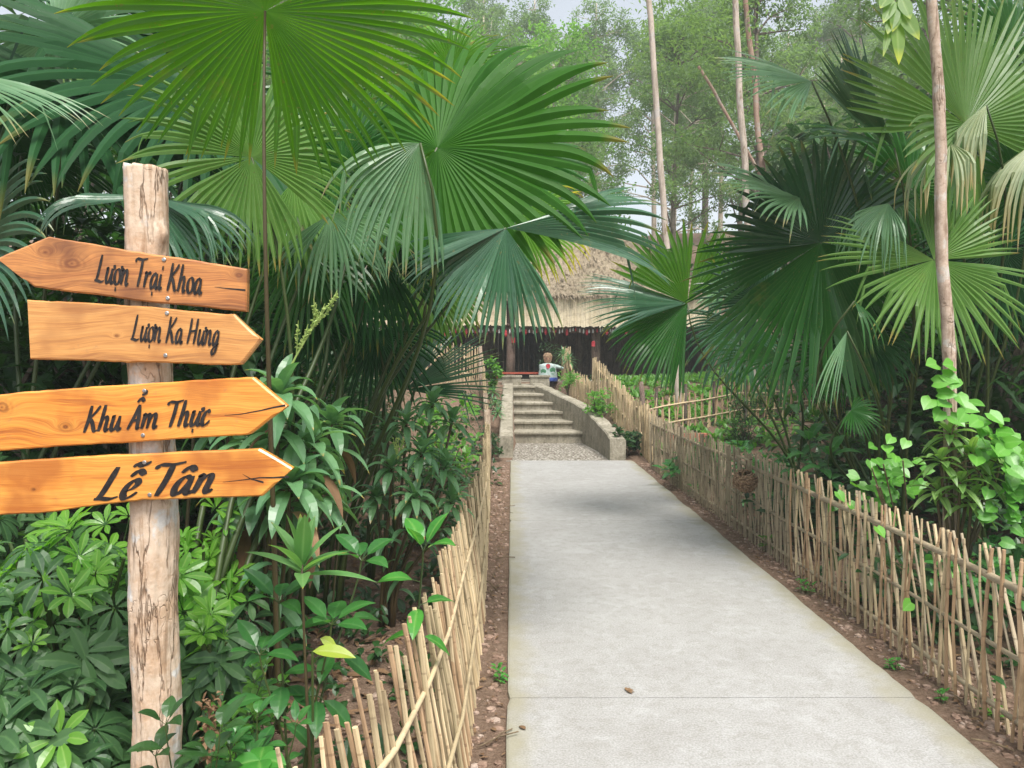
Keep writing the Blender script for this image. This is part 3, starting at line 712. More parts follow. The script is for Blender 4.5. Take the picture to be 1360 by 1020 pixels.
DI = {'horn': [[(.30, .5), (.39, .57), (.37, .7)]], 'horno': [[(.22, .5), (.34, .56), (.34, .7)]], 'dot': [[(.13, -.18), (.15, -.2)]], 'idot': [[(.07, .78), (.09, .8)]],
      'circ': [[(.03, .68), (.17, .86), (.31, .7)]], 'tilde': [[(.0, .98), (.09, 1.08), (.2, 1.0), (.34, 1.12)]],
      'circA': [[(.18, 1.1), (.32, 1.26), (.46, 1.12)]], 'hookA': [[(.30, 1.4), (.42, 1.42), (.44, 1.52), (.36, 1.55)]]}
def catmull(pts, n=6):
    if len(pts) < 3: return [V((*p, 0)) for p in pts]
    p = [V((*q, 0)) for q in pts]; p = [p[0] * 2 - p[1]] + p + [p[-1] * 2 - p[-2]]; out = []
    for i in range(1, len(p) - 2):
        for k in range(n):
            t = k / n; a, b, c_, d = p[i-1:i+3]
            out.append(.5 * ((2*b) + (c_-a)*t + (2*a-5*b+4*c_-d)*t*t + (3*b-a-3*c_+d)*t**3))
    out.append(p[-2]); return out
def lettering(o, words, x0, y0, x1, y1, cap, hw=.07, slant=.22):
    """words: list of (glyph, [diacritics]) or ' '"""
    seq = []; x = 0
    for wd in words:
        if wd == ' ': x += .26; continue
        gch, dia, sc = wd[0], wd[1], (wd[2] if len(wd) > 2 else 1)
        wdt, strokes = GL[gch]
        for s in strokes: seq.append([(x + a * sc, b * sc) for a, b in s])
        for d in dia:
            for s in DI[d]: seq.append([(x + a * sc, b * sc) for a, b in s])
        x += wdt * sc + .035
    tot = x; A = P(x0, y0, YB - .0012); B = P(x1, y1, YB - .0012); capm = cap / F * YB
    ex = (B - A) / tot; ez = V((0, 0, capm))
    mb = MB()
    for si, s in enumerate(seq):
        c_ = catmull(s); b = len(mb.v); m_ = len(c_); off = V((0, -.00007 * si, 0))
        for i, q in enumerate(c_):
            t = (c_[min(i+1, m_-1)] - c_[max(i-1, 0)])
            th = math.atan2(t.y, t.x); wgt = .42 + .68 * abs(math.sin(th - R_(28)))
            e = min(1, .62 + .38 * math.sin(math.pi * (i + .5) / m_) * 1.8)
            if m_ <= 2: wgt, e = 1.15, 1
            h_ = hw * wgt * e; nn = V((-math.sin(th), math.cos(th), 0)) * h_
            if m_ <= 2: nn = V((0, .075, 0)); q = q + V((-.03 if i == 0 else .03, 0, 0))
            for sg in (1, -1):
                w_ = q + nn * sg
                mb.v.append(A + ex * (w_.x + slant * w_.y) + ez * w_.y + off); mb.c.append((.5,) * 3)
        for i in range(m_ - 1): a = b + i*2; mb.f.append((a, a+2, a+3, a+1))
    return mb.build('lettering', M['ink'], o, origin=None)
PLfix = PL
lettering(bd1, [('L', []), ('u', ['horn']), ('o', ['horno', 'dot']), ('n', []), ' ', ('T', [], 1.05), ('r', []), ('a', ['dot']), ('i', ['idot']), ' ', ('K', []), ('h', []), ('o', []), ('a', [])], 126, 374, 269, 391, 36)
lettering(bd2, [('L', []), ('u', ['horn']), ('o', ['horno', 'dot']), ('n', []), ' ', ('K', []), ('a', []), ' ', ('H', []), ('u', ['horn']), ('n', []), ('g', [])], 174, 452, 292, 459, 34)
lettering(bd3, [('K', []), ('h', []), ('u', []), ' ', ('A', ['circA', 'hookA'], .95), ('m', []), ' ', ('T', []), ('h', []), ('u', ['horn', 'dot']), ('c', [])], 112, 574, 279, 564, 34, .073)
lettering(bd4, [('L', []), ('e', ['circ', 'tilde']), ' ', ('T', []), ('a', ['circ']), ('n', [])], 126, 665, 285, 653, 42, .073, .3)

# ------------------------------------------------------------------ fences
def pickets(root, line, spacing, h, mats, rnd, lean=(0, 0), lat=.12, r=.010, maxn=100, flat=.55, curved=.3, two=True, jh=.08, lay=None, mats2=None):
    """line: list of (x,y). makes picket parts; nearest maxn individual, the rest one stuff part"""
    segs = []; tot = 0
    pts = [V((a, b, 0)) for a, b in line]
    for a, b in zip(pts, pts[1:]): segs.append((tot, (b - a).length, a, b)); tot += (b - a).length
    def at(s):
        for t0, l, a, b in segs:
            if s <= t0 + l: return a.lerp(b, (s - t0) / l), (b - a).normalized()
        return segs[-1][3].copy(), (segs[-1][3] - segs[-1][2]).normalized()
    lst = []; n = int(tot / spacing)
    for i in range(n):
        s = (i + rnd.uniform(-.3, .3)) * spacing; p, t = at(max(0, s)); side = V((t.y, -t.x, 0))
        p = p + side * ((.014 if i % 2 else -.014) if two else rnd.uniform(-.012, .012)); p.z = ground(p.x, p.y) - .06
        hh = h * rnd.uniform(1 - jh, 1 + jh)
        lt = (lat * (1 if i % 2 else -1) + rnd.uniform(-.06, .06)) * hh if lay is None else ((lay + rnd.uniform(-.05, .05)) * hh if i % 2 else rnd.uniform(-.035, .035) * hh)
        ln = (lean(p) if callable(lean) else V((lean[0], lean[1], 0))) + V((rnd.uniform(-.02, .02), rnd.uniform(-.02, .02), 0))
        top = p + V((0, 0, hh + .06)) + t * lt + ln
        mid = p.lerp(top, .5) + t * rnd.uniform(-.02, .02) * curved + side * rnd.uniform(-.012, .012)
        m3 = p.lerp(top, .78) + t * rnd.uniform(-.02, .02) * curved
        lst.append(((V((p.x, p.y, 0))).length, [p, mid, m3, top], r * rnd.uniform(.7, 1.35), rnd.random(), rnd.choice(mats2 if (mats2 and i % 2 == 0) else mats), rnd.uniform(.35, .9)))
    lst.sort(key=lambda q: q[0])
    rest = MB()
    for j, (d, ps, rr, tint, mt, fl) in enumerate(lst):
        if j < maxn:
            m_ = MB(); m_.tube(ps, [rr, rr * .95, rr * .95, rr * .85], 6, tint, flat=fl); m_.build('picket', M[mt], root, origin=ps[0])
        else: rest.tube(ps, [rr, rr, rr, rr * .9], 4, tint, flat=fl)
    if rest.v:
        o = rest.build('far_pickets', M[mats[0]], root); o['kind'] = 'stuff'
    return at, tot
def rail(root, at, tot, z, off, r, mname, rnd, lean=None, h=.7, seg=.4, s0=0):
    m_ = MB(); ps = []; n = int((tot - s0) / seg)
    for i in range(n + 1):
        p, t = at(s0 + (tot - s0) * i / n); side = V((t.y, -t.x, 0)); q = p + side * off
        q.z = ground(p.x, p.y) + z + .012 * noise.noise(V((p.x * 3, p.y * 2, z * 9)))
        if lean: q = q + lean(p) * (z / h)
        ps.append(q)
    m_.tube(ps, [r * (1 + .1 * math.sin(i)) for i in range(len(ps))], 8, rnd.random()); m_.build('rail', M[mname], root, smooth=True, origin=ps[0])
rnd = random.Random(21)
LR = [(1.98, 1.7), (2.0, 3), (2.02, 5), (2.0, 7), (1.98, 9), (1.96, 10.6)]
fr = thing('bamboo_fence', (2.0, 3.1, 0), 'long bamboo lattice fence of crossing sticks along the right edge of the path', 'fence')
at, tot = pickets(fr, LR, .037, .74, ['bamboo_old', 'bamboo'], rnd, r=.0070, maxn=100, curved=1.5, jh=.02, lay=.30, mats2=['stick', 'stick', 'bamboo'])
for z, off, r in ((.62, 0, .017), (.34, 0, .011), (.09, 0, .012)): rail(fr, at, tot, z, off, r, 'bamboo_old', rnd)
LL = [(-.50, 1.15), (-.34, 1.45), (-.25, 1.75), (-.20, 2.1), (-.155, 2.8), (-.16, 4.2), (-.2, 6), (-.29, 9.3), (-.36, 11.5), (-.5, 14), (-.62, 16)]
lean_l = lambda p: V((-.10 * sstep(7, 3, p.y), 0, 0)) + V((-.02, 0, 0))
fl = thing('bamboo_fence', (-.2, 2.1, 0), 'tan picket fence of split bamboo leaning outward along the left edge of the path', 'fence')
at, tot = pickets(fl, LL, .033, .70, ['bamboo', 'bamboo', 'bamboo_new', 'stick'], rnd, lean=lean_l, lat=.04, r=.0072, maxn=100, curved=.6, two=False, jh=.07)
for z in (.52, .22): rail(fl, at, tot, z, .018, .008, 'bamboo', rnd, lean=lean_l)
for (x, y) in ((-.66, 15.9), (-.6, 14.6), (-.42, 12.2), (-.31, 9.6)):
    m_ = MB(); z = ground(x, y) - .1; m_.tube([V((x, y, z)), V((x + .01, y, z + .5)), V((x - .01, y, z + .98))], [.045, .042, .04], 8, .5, wob=.1, rnd=rnd); m_.build('fence_post', M['gate_post'], fl, smooth=True, origin=(x, y, z))
f3 = thing('bamboo_fence', (-1.4, 16.5, 1), 'pale bamboo picket fence in front of the hut left of the steps', 'fence')
at, tot = pickets(f3, [(-.7, 16.1), (-1.6, 16.7), (-3.6, 17.2)], .045, .85, ['bamboo_new', 'bamboo_new', 'bamboo'], rnd, lat=.02, r=.012, maxn=60, two=False)
for z in (.6, .25): rail(f3, at, tot, z, .02, .015, 'bamboo_new', rnd)
f4 = thing('bamboo_fence', (1.6, 15, .7), 'pale orange bamboo picket fence climbing the bank right of the steps', 'fence')
at, tot = pickets(f4, [(2.05, 10.9), (2.04, 12.2), (1.75, 14.5), (1.45, 16.6), (1.2, 18.4)], .062, .78, ['bamboo_new', 'bamboo_new', 'bamboo'], rnd, lat=.05, r=.0125, maxn=100, two=True)
for z in (.62, .28): rail(f4, at, tot, z, .02, .016, 'bamboo_new', rnd)
m_ = MB(); m_.tube([V((2.08, 12.1, ground(2.08, 12.1) - .1)), V((2.1, 12.1, .9)), V((2.07, 12.1, 1.15))], [.045, .042, .04], 8); m_.build('fence_post', M['timber'], f4, smooth=True, origin=(2.08, 12.1, .3))
f5 = thing('bamboo_fence', (3, 13.3, .6), 'bamboo picket fence with dark posts round the vegetable plot behind the right palms', 'fence')
at, tot = pickets(f5, [(2.2, 12.6), (4, 13.4), (6.5, 13.2)], .07, .65, ['bamboo_new', 'stick'], rnd, lat=.05, r=.012, maxn=70, two=True)
for z in (.5, .2): rail(f5, at, tot, z, .02, .014, 'bamboo', rnd)
for k in range(7):
    x = 2.5 + k * .55; y = 13.0 + .2 * k if k < 3 else 13.35
    m_ = MB(); z = ground(x, y) - .1; m_.tube([V((x, y, z)), V((x, y, z + .85))], [.03, .028], 7); m_.build('fence_post', M['dark_bark'], f5, origin=(x, y, z))
f6 = thing('bamboo_fence', (7, 11, 1), 'dim grey bamboo fence in the shade at the far right behind the palms', 'fence')
at, tot = pickets(f6, [(4.2, 11.2), (6, 10.6), (8.5, 9.8), (11, 9)], .09, 1.0, ['bamboo_old'], rnd, lat=.1, r=.012, maxn=80, two=True)
for z in (.85, .5, .2): rail(f6, at, tot, z, .02, .013, 'bamboo_old', rnd)

# husk ball hanging on the right fence
hb = thing('hanging_husk_ball', (1.93, 6.2, .52), 'round brown woven husk ball hanging on the path side of the right fence', 'ornament')
rb = random.Random(3); mb = MB(); c0 = V((1.93, 6.2, .50))
for k in range(46):
    ax = rdir(rb, -90, 90); b1 = perp(ax).normalized(); b2 = ax.cross(b1); r0 = rb.uniform(.085, .1); st0 = rb.uniform(0, 6)
    mb.tube([c0 + (b1 * math.cos(st0 + q * .35) + b2 * math.sin(st0 + q * .35)) * r0 for q in range(rb.randint(6, 15))], rb.uniform(.004, .008), 5, rb.random())
mb.build('woven_shell', M['husk'], hb, origin=c0)
mb = MB(); mb.tube([c0 + V((0, 0, .095)), c0 + V((.01, 0, .17)), c0 + V((.06, 0, .18))], .004, 5); mb.build('hook', M['cord'], hb, origin=c0)
mb = MB(); mb.tube([c0 + V((-.02, -.14, .19)), c0 + V((-.02, .14, .19))], .009, 6); mb.build('hanger_bar', M['bamboo_old'], hb, origin=c0)

# ------------------------------------------------------------------ thatched hut
rnd = random.Random(31)
hut = thing('thatched_hut', (1, 22, 1), 'open fronted timber hut with a thick thatched roof at the top of the steps', 'hut')
# roof: four thatch planes with bumpy surface
EX0, EX1, EY0, EY1, EZ = -5.2, 5.6, 18.9, 27.5, 3.12
RX0, RX1, RY, RZ = -3.0, 3.6, 23.0, 5.35
mb = MB()
def roofz(x, y):
    fy = (y - EY0) / (RY - EY0) if y < RY else (EY1 - y) / (EY1 - RY)
    fx = (x - EX0) / (RX0 - EX0) if x < RX0 else ((EX1 - x) / (EX1 - RX1) if x > RX1 else 1)
    f = max(0, min(fx, fy, 1)); f2 = f - .10 * math.sin(f * math.pi)
    return EZ + (RZ - EZ) * f2
nx_, ny_ = 120, 90; b = 0
for j in range(ny_ + 1):
    for i in range(nx_ + 1):
        x = lerp(EX0, EX1, i / nx_); y = lerp(EY0, EY1, j / ny_)
        x += .05 * noise.noise(V((x * 2, y * 2, 1))); z = roofz(x, y) + .05 * noise.noise(V((x * 3, y * 3, 4))) + .05 * noise.noise(V((x * 9, y * 3, 8)))
        if j == 0: z -= .05 + .05 * rnd.random(); y -= .05 * rnd.random()
        mb.v.append(V((x, y, z))); mb.c.append((rnd.random(), .5, .5))
for j in range(ny_):
    for i in range(nx_): a = j * (nx_ + 1) + i; mb.f.append((a, a+1, a+nx_+2, a+nx_+1))
b = len(mb.v)   # underside
for (x, y) in ((EX0, EY0), (EX1, EY0), (EX1, EY1), (EX0, EY1)): mb.v.append(V((x, y, EZ - .18))); mb.c.append((.2,) * 3)
mb.f.append((b, b+3, b+2, b+1))
# straw tufts: layered courses and a ragged eave
for k in range(5200):
    x = rnd.uniform(EX0, EX1); y = rnd.uniform(EY0, RY + .3) if k > 1500 else EY0 + rnd.uniform(0, .12)
    z = roofz(x, y) + .02; d = V((rnd.uniform(-.25, .25), -1, -.42 + rnd.uniform(-.1, .2))).normalized(); L_ = rnd.uniform(.12, .35)
    s_ = V((1, 0, rnd.uniform(-.3, .3))).normalized() * rnd.uniform(.008, .022); p = V((x, y, z)); bb = len(mb.v); t = rnd.random()
    q = p + d * L_ + V((0, 0, rnd.uniform(-.02, .05)))
    if k <= 1500: q.z -= rnd.uniform(0, .12)
    mb.v += [p - s_, p + s_, q + s_ * .3, q - s_ * .3]; mb.c += [(t,) * 3] * 4; mb.f.append((bb, bb+1, bb+2, bb+3))
mb.build('roof', M['thatch'], hut, origin=(1, 22, EZ))
# bamboo valance below the eave
for x0, x1 in ((-4.6, -.15), (.07, 5.2)):
    mb = MB(); x = x0
    while x < x1:
        wd = rnd.uniform(.035, .06); z1 = EZ + .02; z0 = 2.33 + rnd.uniform(-.02, .02) + (.035 if x0 < -1 else 0); y = 18.86 + rnd.uniform(-.012, .012); t = rnd.random()
        b = len(mb.v)
        for yy, zz in ((y - .05, z1), (y, z0)):
            for k, dx in enumerate((0, .5, 1)): mb.v.append(V((x + dx * wd, yy + (.1 if zz == z1 else 0) - (.012 if k == 1 else 0), zz))); mb.c.append((t, 0 if zz == z1 else 1, k / 2))
        mb.f += [(b, b+1, b+4, b+3), (b+1, b+2, b+5, b+4)]; x += wd * .97
    mb.build('valance', M['valance'], hut, origin=(x0, 19.1, 2.4))
for k, (x, y, r, z1) in enumerate([(-.04, 19.32, .12, 3.3), (-2.08, 19.4, .12, 3.1), (2.15, 19.4, .12, 3.1), (4.3, 19.4, .12, 3.1), (-4.2, 19.4, .12, 3.1), (-.75, 21.3, .16, 3.6), (1.9, 21.5, .13, 3.6), (-3, 21.4, .13, 3.6)]):
    mb = MB(); mb.tube([V((x, y, .85)), V((x + .01, y, 1.8)), V((x, y, z1))], [r, r * .95, r * .9], 12, .5, wob=.03, rnd=rnd); mb.build('pillar', M['timber'], hut, smooth=True, origin=(x, y, 1))
for (y, z, hgt, dp) in ((19.35, 2.2, .14, .12), (21.4, 2.75, .2, .15), (19.9, 2.42, .08, .08)):
    mb = MB(); mb.box(-4.6, 5.2, y, y + dp, z, z + hgt); mb.build('beam', M['timber'], hut, origin=(0, y, z))
mb = MB(); mb.tube([V((-.6, 19.15, 2.42)), V((.7, 19.15, 2.36))], .05, 8); mb.build('beam', M['timber'], hut, origin=(0, 19.15, 2.4))
# walls: plank walls with a doorway
for (x0, x1, y0, y1, z0, z1) in ((-4.8, -.45, 22.0, 22.1, .9, 3.6), (1.0, 5.3, 22.0, 22.1, .9, 3.6), (-.45, 1.0, 22.0, 22.1, 2.75, 3.6), (-4.8, -4.7, 19.8, 26.5, .9, 3.3), (5.2, 5.3, 19.8, 26.5, .9, 3.3), (-4.8, 5.3, 26.5, 26.6, .9, 3.3)):
    mb = MB()
    if x1 - x0 > y1 - y0:
        x = x0
        while x < x1: e = min(x1, x + .18); mb.box(x, e - .006, y0 + rnd.uniform(0, .01), y1, z0, z1, (rnd.random(), .5, .5)); x = e
    else: mb.box(x0, x1, y0, y1, z0, z1)
    mb.build('plank_wall', M['timber'], hut, origin=(x0, y0, z0))
mb = MB(); mb.box(-5, 5.4, 17.62, 27, .6, 1.0); mb.build('plinth', M['old_concrete'], hut, origin=(0, 17.7, .8))
# garland of small ornaments under the valance
gl = thing('festive_garland', (0, 19.0, 2.25), 'string of small red and white tassels hanging under the bamboo valance of the hut', 'garland')
mb = MB(); cp = [V((lerp(-3.4, 4.2, i / 80), 19.02, 2.32 - .05 * abs(math.sin(i * .42)))) for i in range(81)]; mb.tube(cp, .006, 4); mb.build('cord', M['cord'], gl, origin=(0, 19.02, 2.3))
for i in range(90):
    x = lerp(-3.35, 4.15, i / 89) + rnd.uniform(-.02, .02); z = 2.32 - .05 * abs(math.sin((x + 3.4) / 7.6 * 80 * .42))
    mb = MB(); big = i % 6 == 2; s_ = 1.0 if big else .55
    ln_ = rnd.uniform(.07, .1) * s_ * 1.5
    mb.tube([V((x, 19.0, z)), V((x, 19.0, z - ln_ * .3)), V((x, 19.0, z - ln_ * .45)), V((x, 19.0, z - ln_)), V((x, 19.0, z - ln_ * 1.35))], [.006, .026 * s_, .03 * s_, .036 * s_, .012], 6)
    mb.build('tassel', M['red' if (i % 3 == 2 or big) else 'whitec'], gl, origin=(x, 19, z))
for k, (px, py, D, lab) in enumerate(((682, 452, 19.15, 'small bright red paper tag on the central pillar of the hut'), (574, 447, 19.2, 'small bright red paper tag on the leftmost visible pillar of the hut'), (788, 457, 19.1, 'larger red lantern tag hanging at the hut front right of the steps'))):
    c_ = P(px, py, D); s_ = .06; mb = MB()
    mb.box(c_.x - s_ * .75, c_.x + s_ * .75, c_.y - .01, c_.y + .01, c_.z - s_, c_.z + s_); b = len(mb.v)
    mb.v += [V((c_.x - s_ * .75, c_.y - .012, c_.z + s_)), V((c_.x + s_ * .75, c_.y - .012, c_.z + s_)), V((c_.x, c_.y, c_.z + s_ * 1.5))]; mb.c += [(.5,) * 3] * 3; mb.f.append((b, b+1, b+2))
    tag(mb.build('red_tag', M['red'], origin=c_), lab, 'tag')
tb = thing('low_table', (-.35, 18.2, 1), 'low red brown wooden bench standing on the hut floor above the steps', 'bench')
mb = MB(); mb.box(-.45, .65, 18.2, 18.6, 1.16, 1.2); mb.build('seat', M['table'], tb, origin=(0, 18.3, 1.2))
for x in (-.4, .55):
    for y in (18.24, 18.52): mb = MB(); mb.box(x, x + .05, y, y + .05, 1.0, 1.16); mb.build('leg', M['table'], tb, origin=(x, y, 1))

# decorated planter with a clay pot and bushy plants behind
def lathe(mb, c_, prof, n=20, tint=.5):
    b = len(mb.v)
    for r, z in prof:
        for k in range(n): a = 6.2832 * k / n; mb.v.append(c_ + V((math.cos(a) * r, math.sin(a) * r, z))); mb.c.append((tint,) * 3)
    for i in range(len(prof) - 1):
        for k in range(n): k2 = (k+1) % n; mb.f.append((b+i*n+k, b+i*n+k2, b+(i+1)*n+k2, b+(i+1)*n+k))
    mb.f.append(tuple(b + (len(prof)-1)*n + k for k in range(n)))
c0 = V((.83, 17.5, 1.0)); pl = thing('garden_figurine', c0, 'small figurine with tan head, white robe and blue hem above the steps', 'figurine')
mb = MB(); lathe(mb, c0, [(.0, 0), (.235, 0), (.24, .03), (.23, .09), (.225, .095)]); mb.build('blue_hem', M['ceramic_blue'], pl, smooth=True, origin=c0)
mb = MB(); lathe(mb, c0, [(.225, .095), (.215, .18), (.2, .28), (.205, .36), (.19, .395), (.11, .415), (.06, .43), (.05, .45)]); mb.build('robe', M['ceramic'], pl, smooth=True, origin=c0)
for a, mt, rr, zz in ((-122, 'ceramic_green', .07, .22), (-58, 'ceramic_green', .075, .25), (-90, 'red', .05, .36)):
    mb = MB(); q = c0 + V((math.cos(R_(a)) * .207, math.sin(R_(a)) * .207, zz)); t = V((-math.sin(R_(a)), math.cos(R_(a)), 0)); n_ = V((math.cos(R_(a)), math.sin(R_(a)), 0))
    for k in range(12): an = k * 6.2832 / 12; mb.v.append(q + n_ * .012 + t * math.cos(an) * rr * (1 + .2 * math.sin(3 * an)) + V((0, 0, math.sin(an) * rr * 1.1)) - n_ * (.08 * (math.cos(an) * rr) ** 2 / .02)); mb.c.append((.5,) * 3)
    mb.f.append(tuple(range(12))); mb.build('painted_mark', M[mt], pl, origin=q)
mb = MB(); mb.tube([c0 + V((.15, -.02, .36)), c0 + V((.26, -.05, .33)), c0 + V((.36, -.05, .30))], [.05, .042, .03], 10); mb.build('sleeve', M['ceramic'], pl, smooth=True, origin=c0)
c1 = c0 + V((0, -.02, .55)); mb = MB(); lathe(mb, c1, [(.0, -.13), (.06, -.115), (.095, -.06), (.105, 0), (.095, .05), (.06, .09), (.0, .105)]); hd_ = mb.build('head', M['clay'], pl, smooth=True, origin=c1)
for x in (-.035, .04): mb = MB(); lathe(mb, c1 + V((x, -.098, -.015)), [(0, -.012), (.012, 0), (0, .012)], 8); mb.build('eye', M['ink'], hd_, origin=c1 + V((x, -.098, -.015)))
mb = MB(); lathe(mb, c1, [(.112, .02), (.108, .06), (.07, .105), (0, .122)]); mb.build('cap', M['husk'], hd_, smooth=True, origin=c1)

# ------------------------------------------------------------------ palms
UPC = (0, -.75, .55)
lp1 = thing('fan_palm', (-1.22, 2.75, 0), 'tall fan palm whose bright backlit leaf fills the top above the signpost', 'palm')
lp2 = thing('fan_palm', (-1.15, 4.5, 0), 'fan palm left of the path with a broad green leaf reaching toward the hut roof', 'palm')
lp3 = thing('fan_palm', (-2.6, 3.9, 0), 'fan palm behind the signpost with drooping leaf tips above the topmost board', 'palm')
lp4 = thing('fan_palm', (-.92, 5.2, 0), 'low fan palm with a dark blue green leaf beside the left fence', 'palm')
rp1 = thing('fan_palm', (3.0, 6.0, 0), 'large dark fan palm behind the right fence with a huge round pleated leaf', 'palm')
rp2 = thing('fan_palm', (3.5, 5.7, 0), 'fan palm at the right edge with a light green backlit leaf and ragged drooping tips', 'palm')
rp3 = thing('fan_palm', (2.9, 7.7, 0), 'fan palm nearest the hut on the right with one upright and one sweeping leaf', 'palm')
# --- left
palm_leaf(lp1, (352, 15, 2.75), (345, -310, 2.45), (0, .55, .8), 'fan_bright', seed=1, span=350, N=70, split=.52, droop=.34, bend=.13, k=.4, scale=1.24, stalk='stalk_brown', sr=.0085, pdir=(-.05, .25, 1), pleat=.3, brk=.06, base=(-.93, 2.95, .0))
palm_leaf(lp1, (334, 209, 3.1), (215, 95, 3.0), (.1, -.9, .45), 'fan_lime', seed=2, span=345, N=60, split=.5, droop=.55, bend=.12, k=.1, scale=1.12, stalk='stalk', sr=.009, base=(-1.0, 3.3, 0), pleat=.4, brk=.05)
palm_leaf(lp2, (581, 196, 3.7), (800, 40, 3.6), (-.35, -.85, .25), 'fan_under', seed=3, span=340, N=58, split=.6, droop=.5, bend=.1, k=.5, fold=14, brk=.08, pleat=.3, pdir=(.5, -.2, .8))
palm_leaf(lp2, (672, 303, 3.5), (612, 440, 3.3), (.2, -.75, .75), 'fan_blue', seed=4, span=120, N=26, split=.55, droop=.75, bend=.05, k=.1, fold=20, pleat=.5, brk=.06, pdir=(.6, -.3, .5),
          extra=[((885, 248, 3.7), (-.25, -.6, .7), dict(span=62, N=20, split=.62, droop=.35, bend=.03, k=.1, fold=25, pleat=.6)),
                 ((520, 345, 3.5), (.3, -.6, .8), dict(span=40, N=10, split=.6, droop=.35, bend=.05, k=.1, pleat=.5))])
palm_leaf(lp2, (690, 290, 4.3), (785, 345, 4.2), (-.4, -.6, .6), 'fan_yellow', seed=5, span=170, N=36, split=.5, droop=.8, bend=.1, k=.25, brk=.03)
palm_leaf(lp2, (660, 215, 4.6), (790, 190, 4.6), (-.2, -.9, .3), 'fan_mid', seed=6, span=300, N=48, split=.6, droop=.4, bend=.1, k=.3, pleat=.3)
palm_leaf(lp2, (545, 287, 4.2), (470, 250, 4.0), (.1, -1, .2), 'fan_pale', seed=7, span=350, N=54, split=.45, droop=.5, bend=.05, k=.05, scale=1.35, pleat=.6)
palm_leaf(lp2, (558, 190, 3.3), (470, 330, 3.2), (.7, -.4, .5), 'fan_pale', seed=8, span=110, N=20, split=.45, droop=1.5, bend=.35, k=.1, pleat=.5, brk=.1, pdir=(-.3, 0, .9))
palm_leaf(lp1, (440, 285, 3.5), (500, 380, 3.3), (.0, -.8, .6), 'fan_pale', seed=9, span=170, N=30, split=.4, droop=1.1, bend=.2, k=.2, pleat=.5)
palm_leaf(lp2, (470, 230, 4.4), (505, 60, 4.6), (-.1, -.9, .2), 'fan_bright', seed=10, span=150, N=30, split=.5, droop=.2, bend=.05, pleat=.5, k=.2)
palm_leaf(lp3, (195, 262, 2.9), (20, 262, 2.75), (0, -.45, .9), 'fan_blue', seed=11, span=60, N=16, split=.55, droop=1.7, bend=.12, k=.05, tw=1.25, brk=.5, pleat=.5,
          extra=[((320, 330, 2.8), (0, -.6, .8), dict(span=75, N=20, split=.5, droop=.9, bend=.15, k=.1, brk=.1, pleat=.5)), ((330, 290, 2.7), (0, -.4, .9), dict(span=22, N=7, split=.5, droop=2.4, bend=.3, brk=.7, pleat=.5))], base=(-1.6, 3.2, 0), pdir=(.3, -.6, .5))
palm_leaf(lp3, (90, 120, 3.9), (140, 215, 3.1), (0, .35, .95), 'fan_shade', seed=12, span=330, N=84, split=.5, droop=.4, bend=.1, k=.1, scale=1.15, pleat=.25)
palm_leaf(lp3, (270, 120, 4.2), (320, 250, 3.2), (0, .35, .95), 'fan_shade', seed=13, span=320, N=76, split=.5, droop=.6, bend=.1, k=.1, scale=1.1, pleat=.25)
palm_leaf(lp3, (-110, 90, 2.5), (110, 122, 2.4), (0, -.5, .9), 'fan_pale', seed=14, span=42, N=18, split=.5, droop=.5, bend=.1, k=.1, pleat=.5)
palm_leaf(lp3, (75, 42, 4.2), (140, 90, 4.0), (.1, -1, .2), 'fan_pale', seed=15, span=350, N=50, split=.45, droop=.4, bend=.05, k=.05, scale=1.25, pleat=.9)
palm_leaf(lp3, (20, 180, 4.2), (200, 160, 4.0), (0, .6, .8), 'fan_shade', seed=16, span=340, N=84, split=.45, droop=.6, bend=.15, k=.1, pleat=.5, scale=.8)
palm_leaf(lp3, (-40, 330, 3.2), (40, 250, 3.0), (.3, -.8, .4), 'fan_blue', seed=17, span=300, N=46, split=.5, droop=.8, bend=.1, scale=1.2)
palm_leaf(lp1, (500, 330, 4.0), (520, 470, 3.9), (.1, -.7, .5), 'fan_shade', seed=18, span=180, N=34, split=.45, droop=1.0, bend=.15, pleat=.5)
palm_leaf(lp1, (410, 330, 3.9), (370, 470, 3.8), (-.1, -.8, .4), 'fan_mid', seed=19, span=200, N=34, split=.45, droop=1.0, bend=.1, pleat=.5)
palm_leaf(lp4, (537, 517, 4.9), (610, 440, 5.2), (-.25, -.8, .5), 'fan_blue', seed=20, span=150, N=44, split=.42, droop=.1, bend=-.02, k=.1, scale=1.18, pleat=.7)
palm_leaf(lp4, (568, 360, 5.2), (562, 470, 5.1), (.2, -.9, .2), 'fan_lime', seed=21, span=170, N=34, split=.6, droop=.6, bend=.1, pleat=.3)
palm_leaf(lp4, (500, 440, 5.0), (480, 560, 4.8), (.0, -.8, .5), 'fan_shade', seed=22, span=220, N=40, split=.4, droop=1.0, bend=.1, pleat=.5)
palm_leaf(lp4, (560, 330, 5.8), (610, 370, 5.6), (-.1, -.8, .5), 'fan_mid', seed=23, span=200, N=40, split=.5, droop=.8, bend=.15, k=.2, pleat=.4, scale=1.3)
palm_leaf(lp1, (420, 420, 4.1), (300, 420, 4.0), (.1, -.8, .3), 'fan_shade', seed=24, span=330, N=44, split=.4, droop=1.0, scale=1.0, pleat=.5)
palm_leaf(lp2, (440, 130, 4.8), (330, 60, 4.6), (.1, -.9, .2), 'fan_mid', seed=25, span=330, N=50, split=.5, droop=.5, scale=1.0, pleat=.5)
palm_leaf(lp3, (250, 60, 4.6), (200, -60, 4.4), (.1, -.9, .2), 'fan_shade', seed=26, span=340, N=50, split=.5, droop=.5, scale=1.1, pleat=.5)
palm_leaf(lp1, (455, 215, 3.9), (400, 120, 4.0), (.1, -.9, .3), 'fan_mid', seed=61, span=320, N=50, split=.42, droop=.7, pleat=.7, scale=1.1)
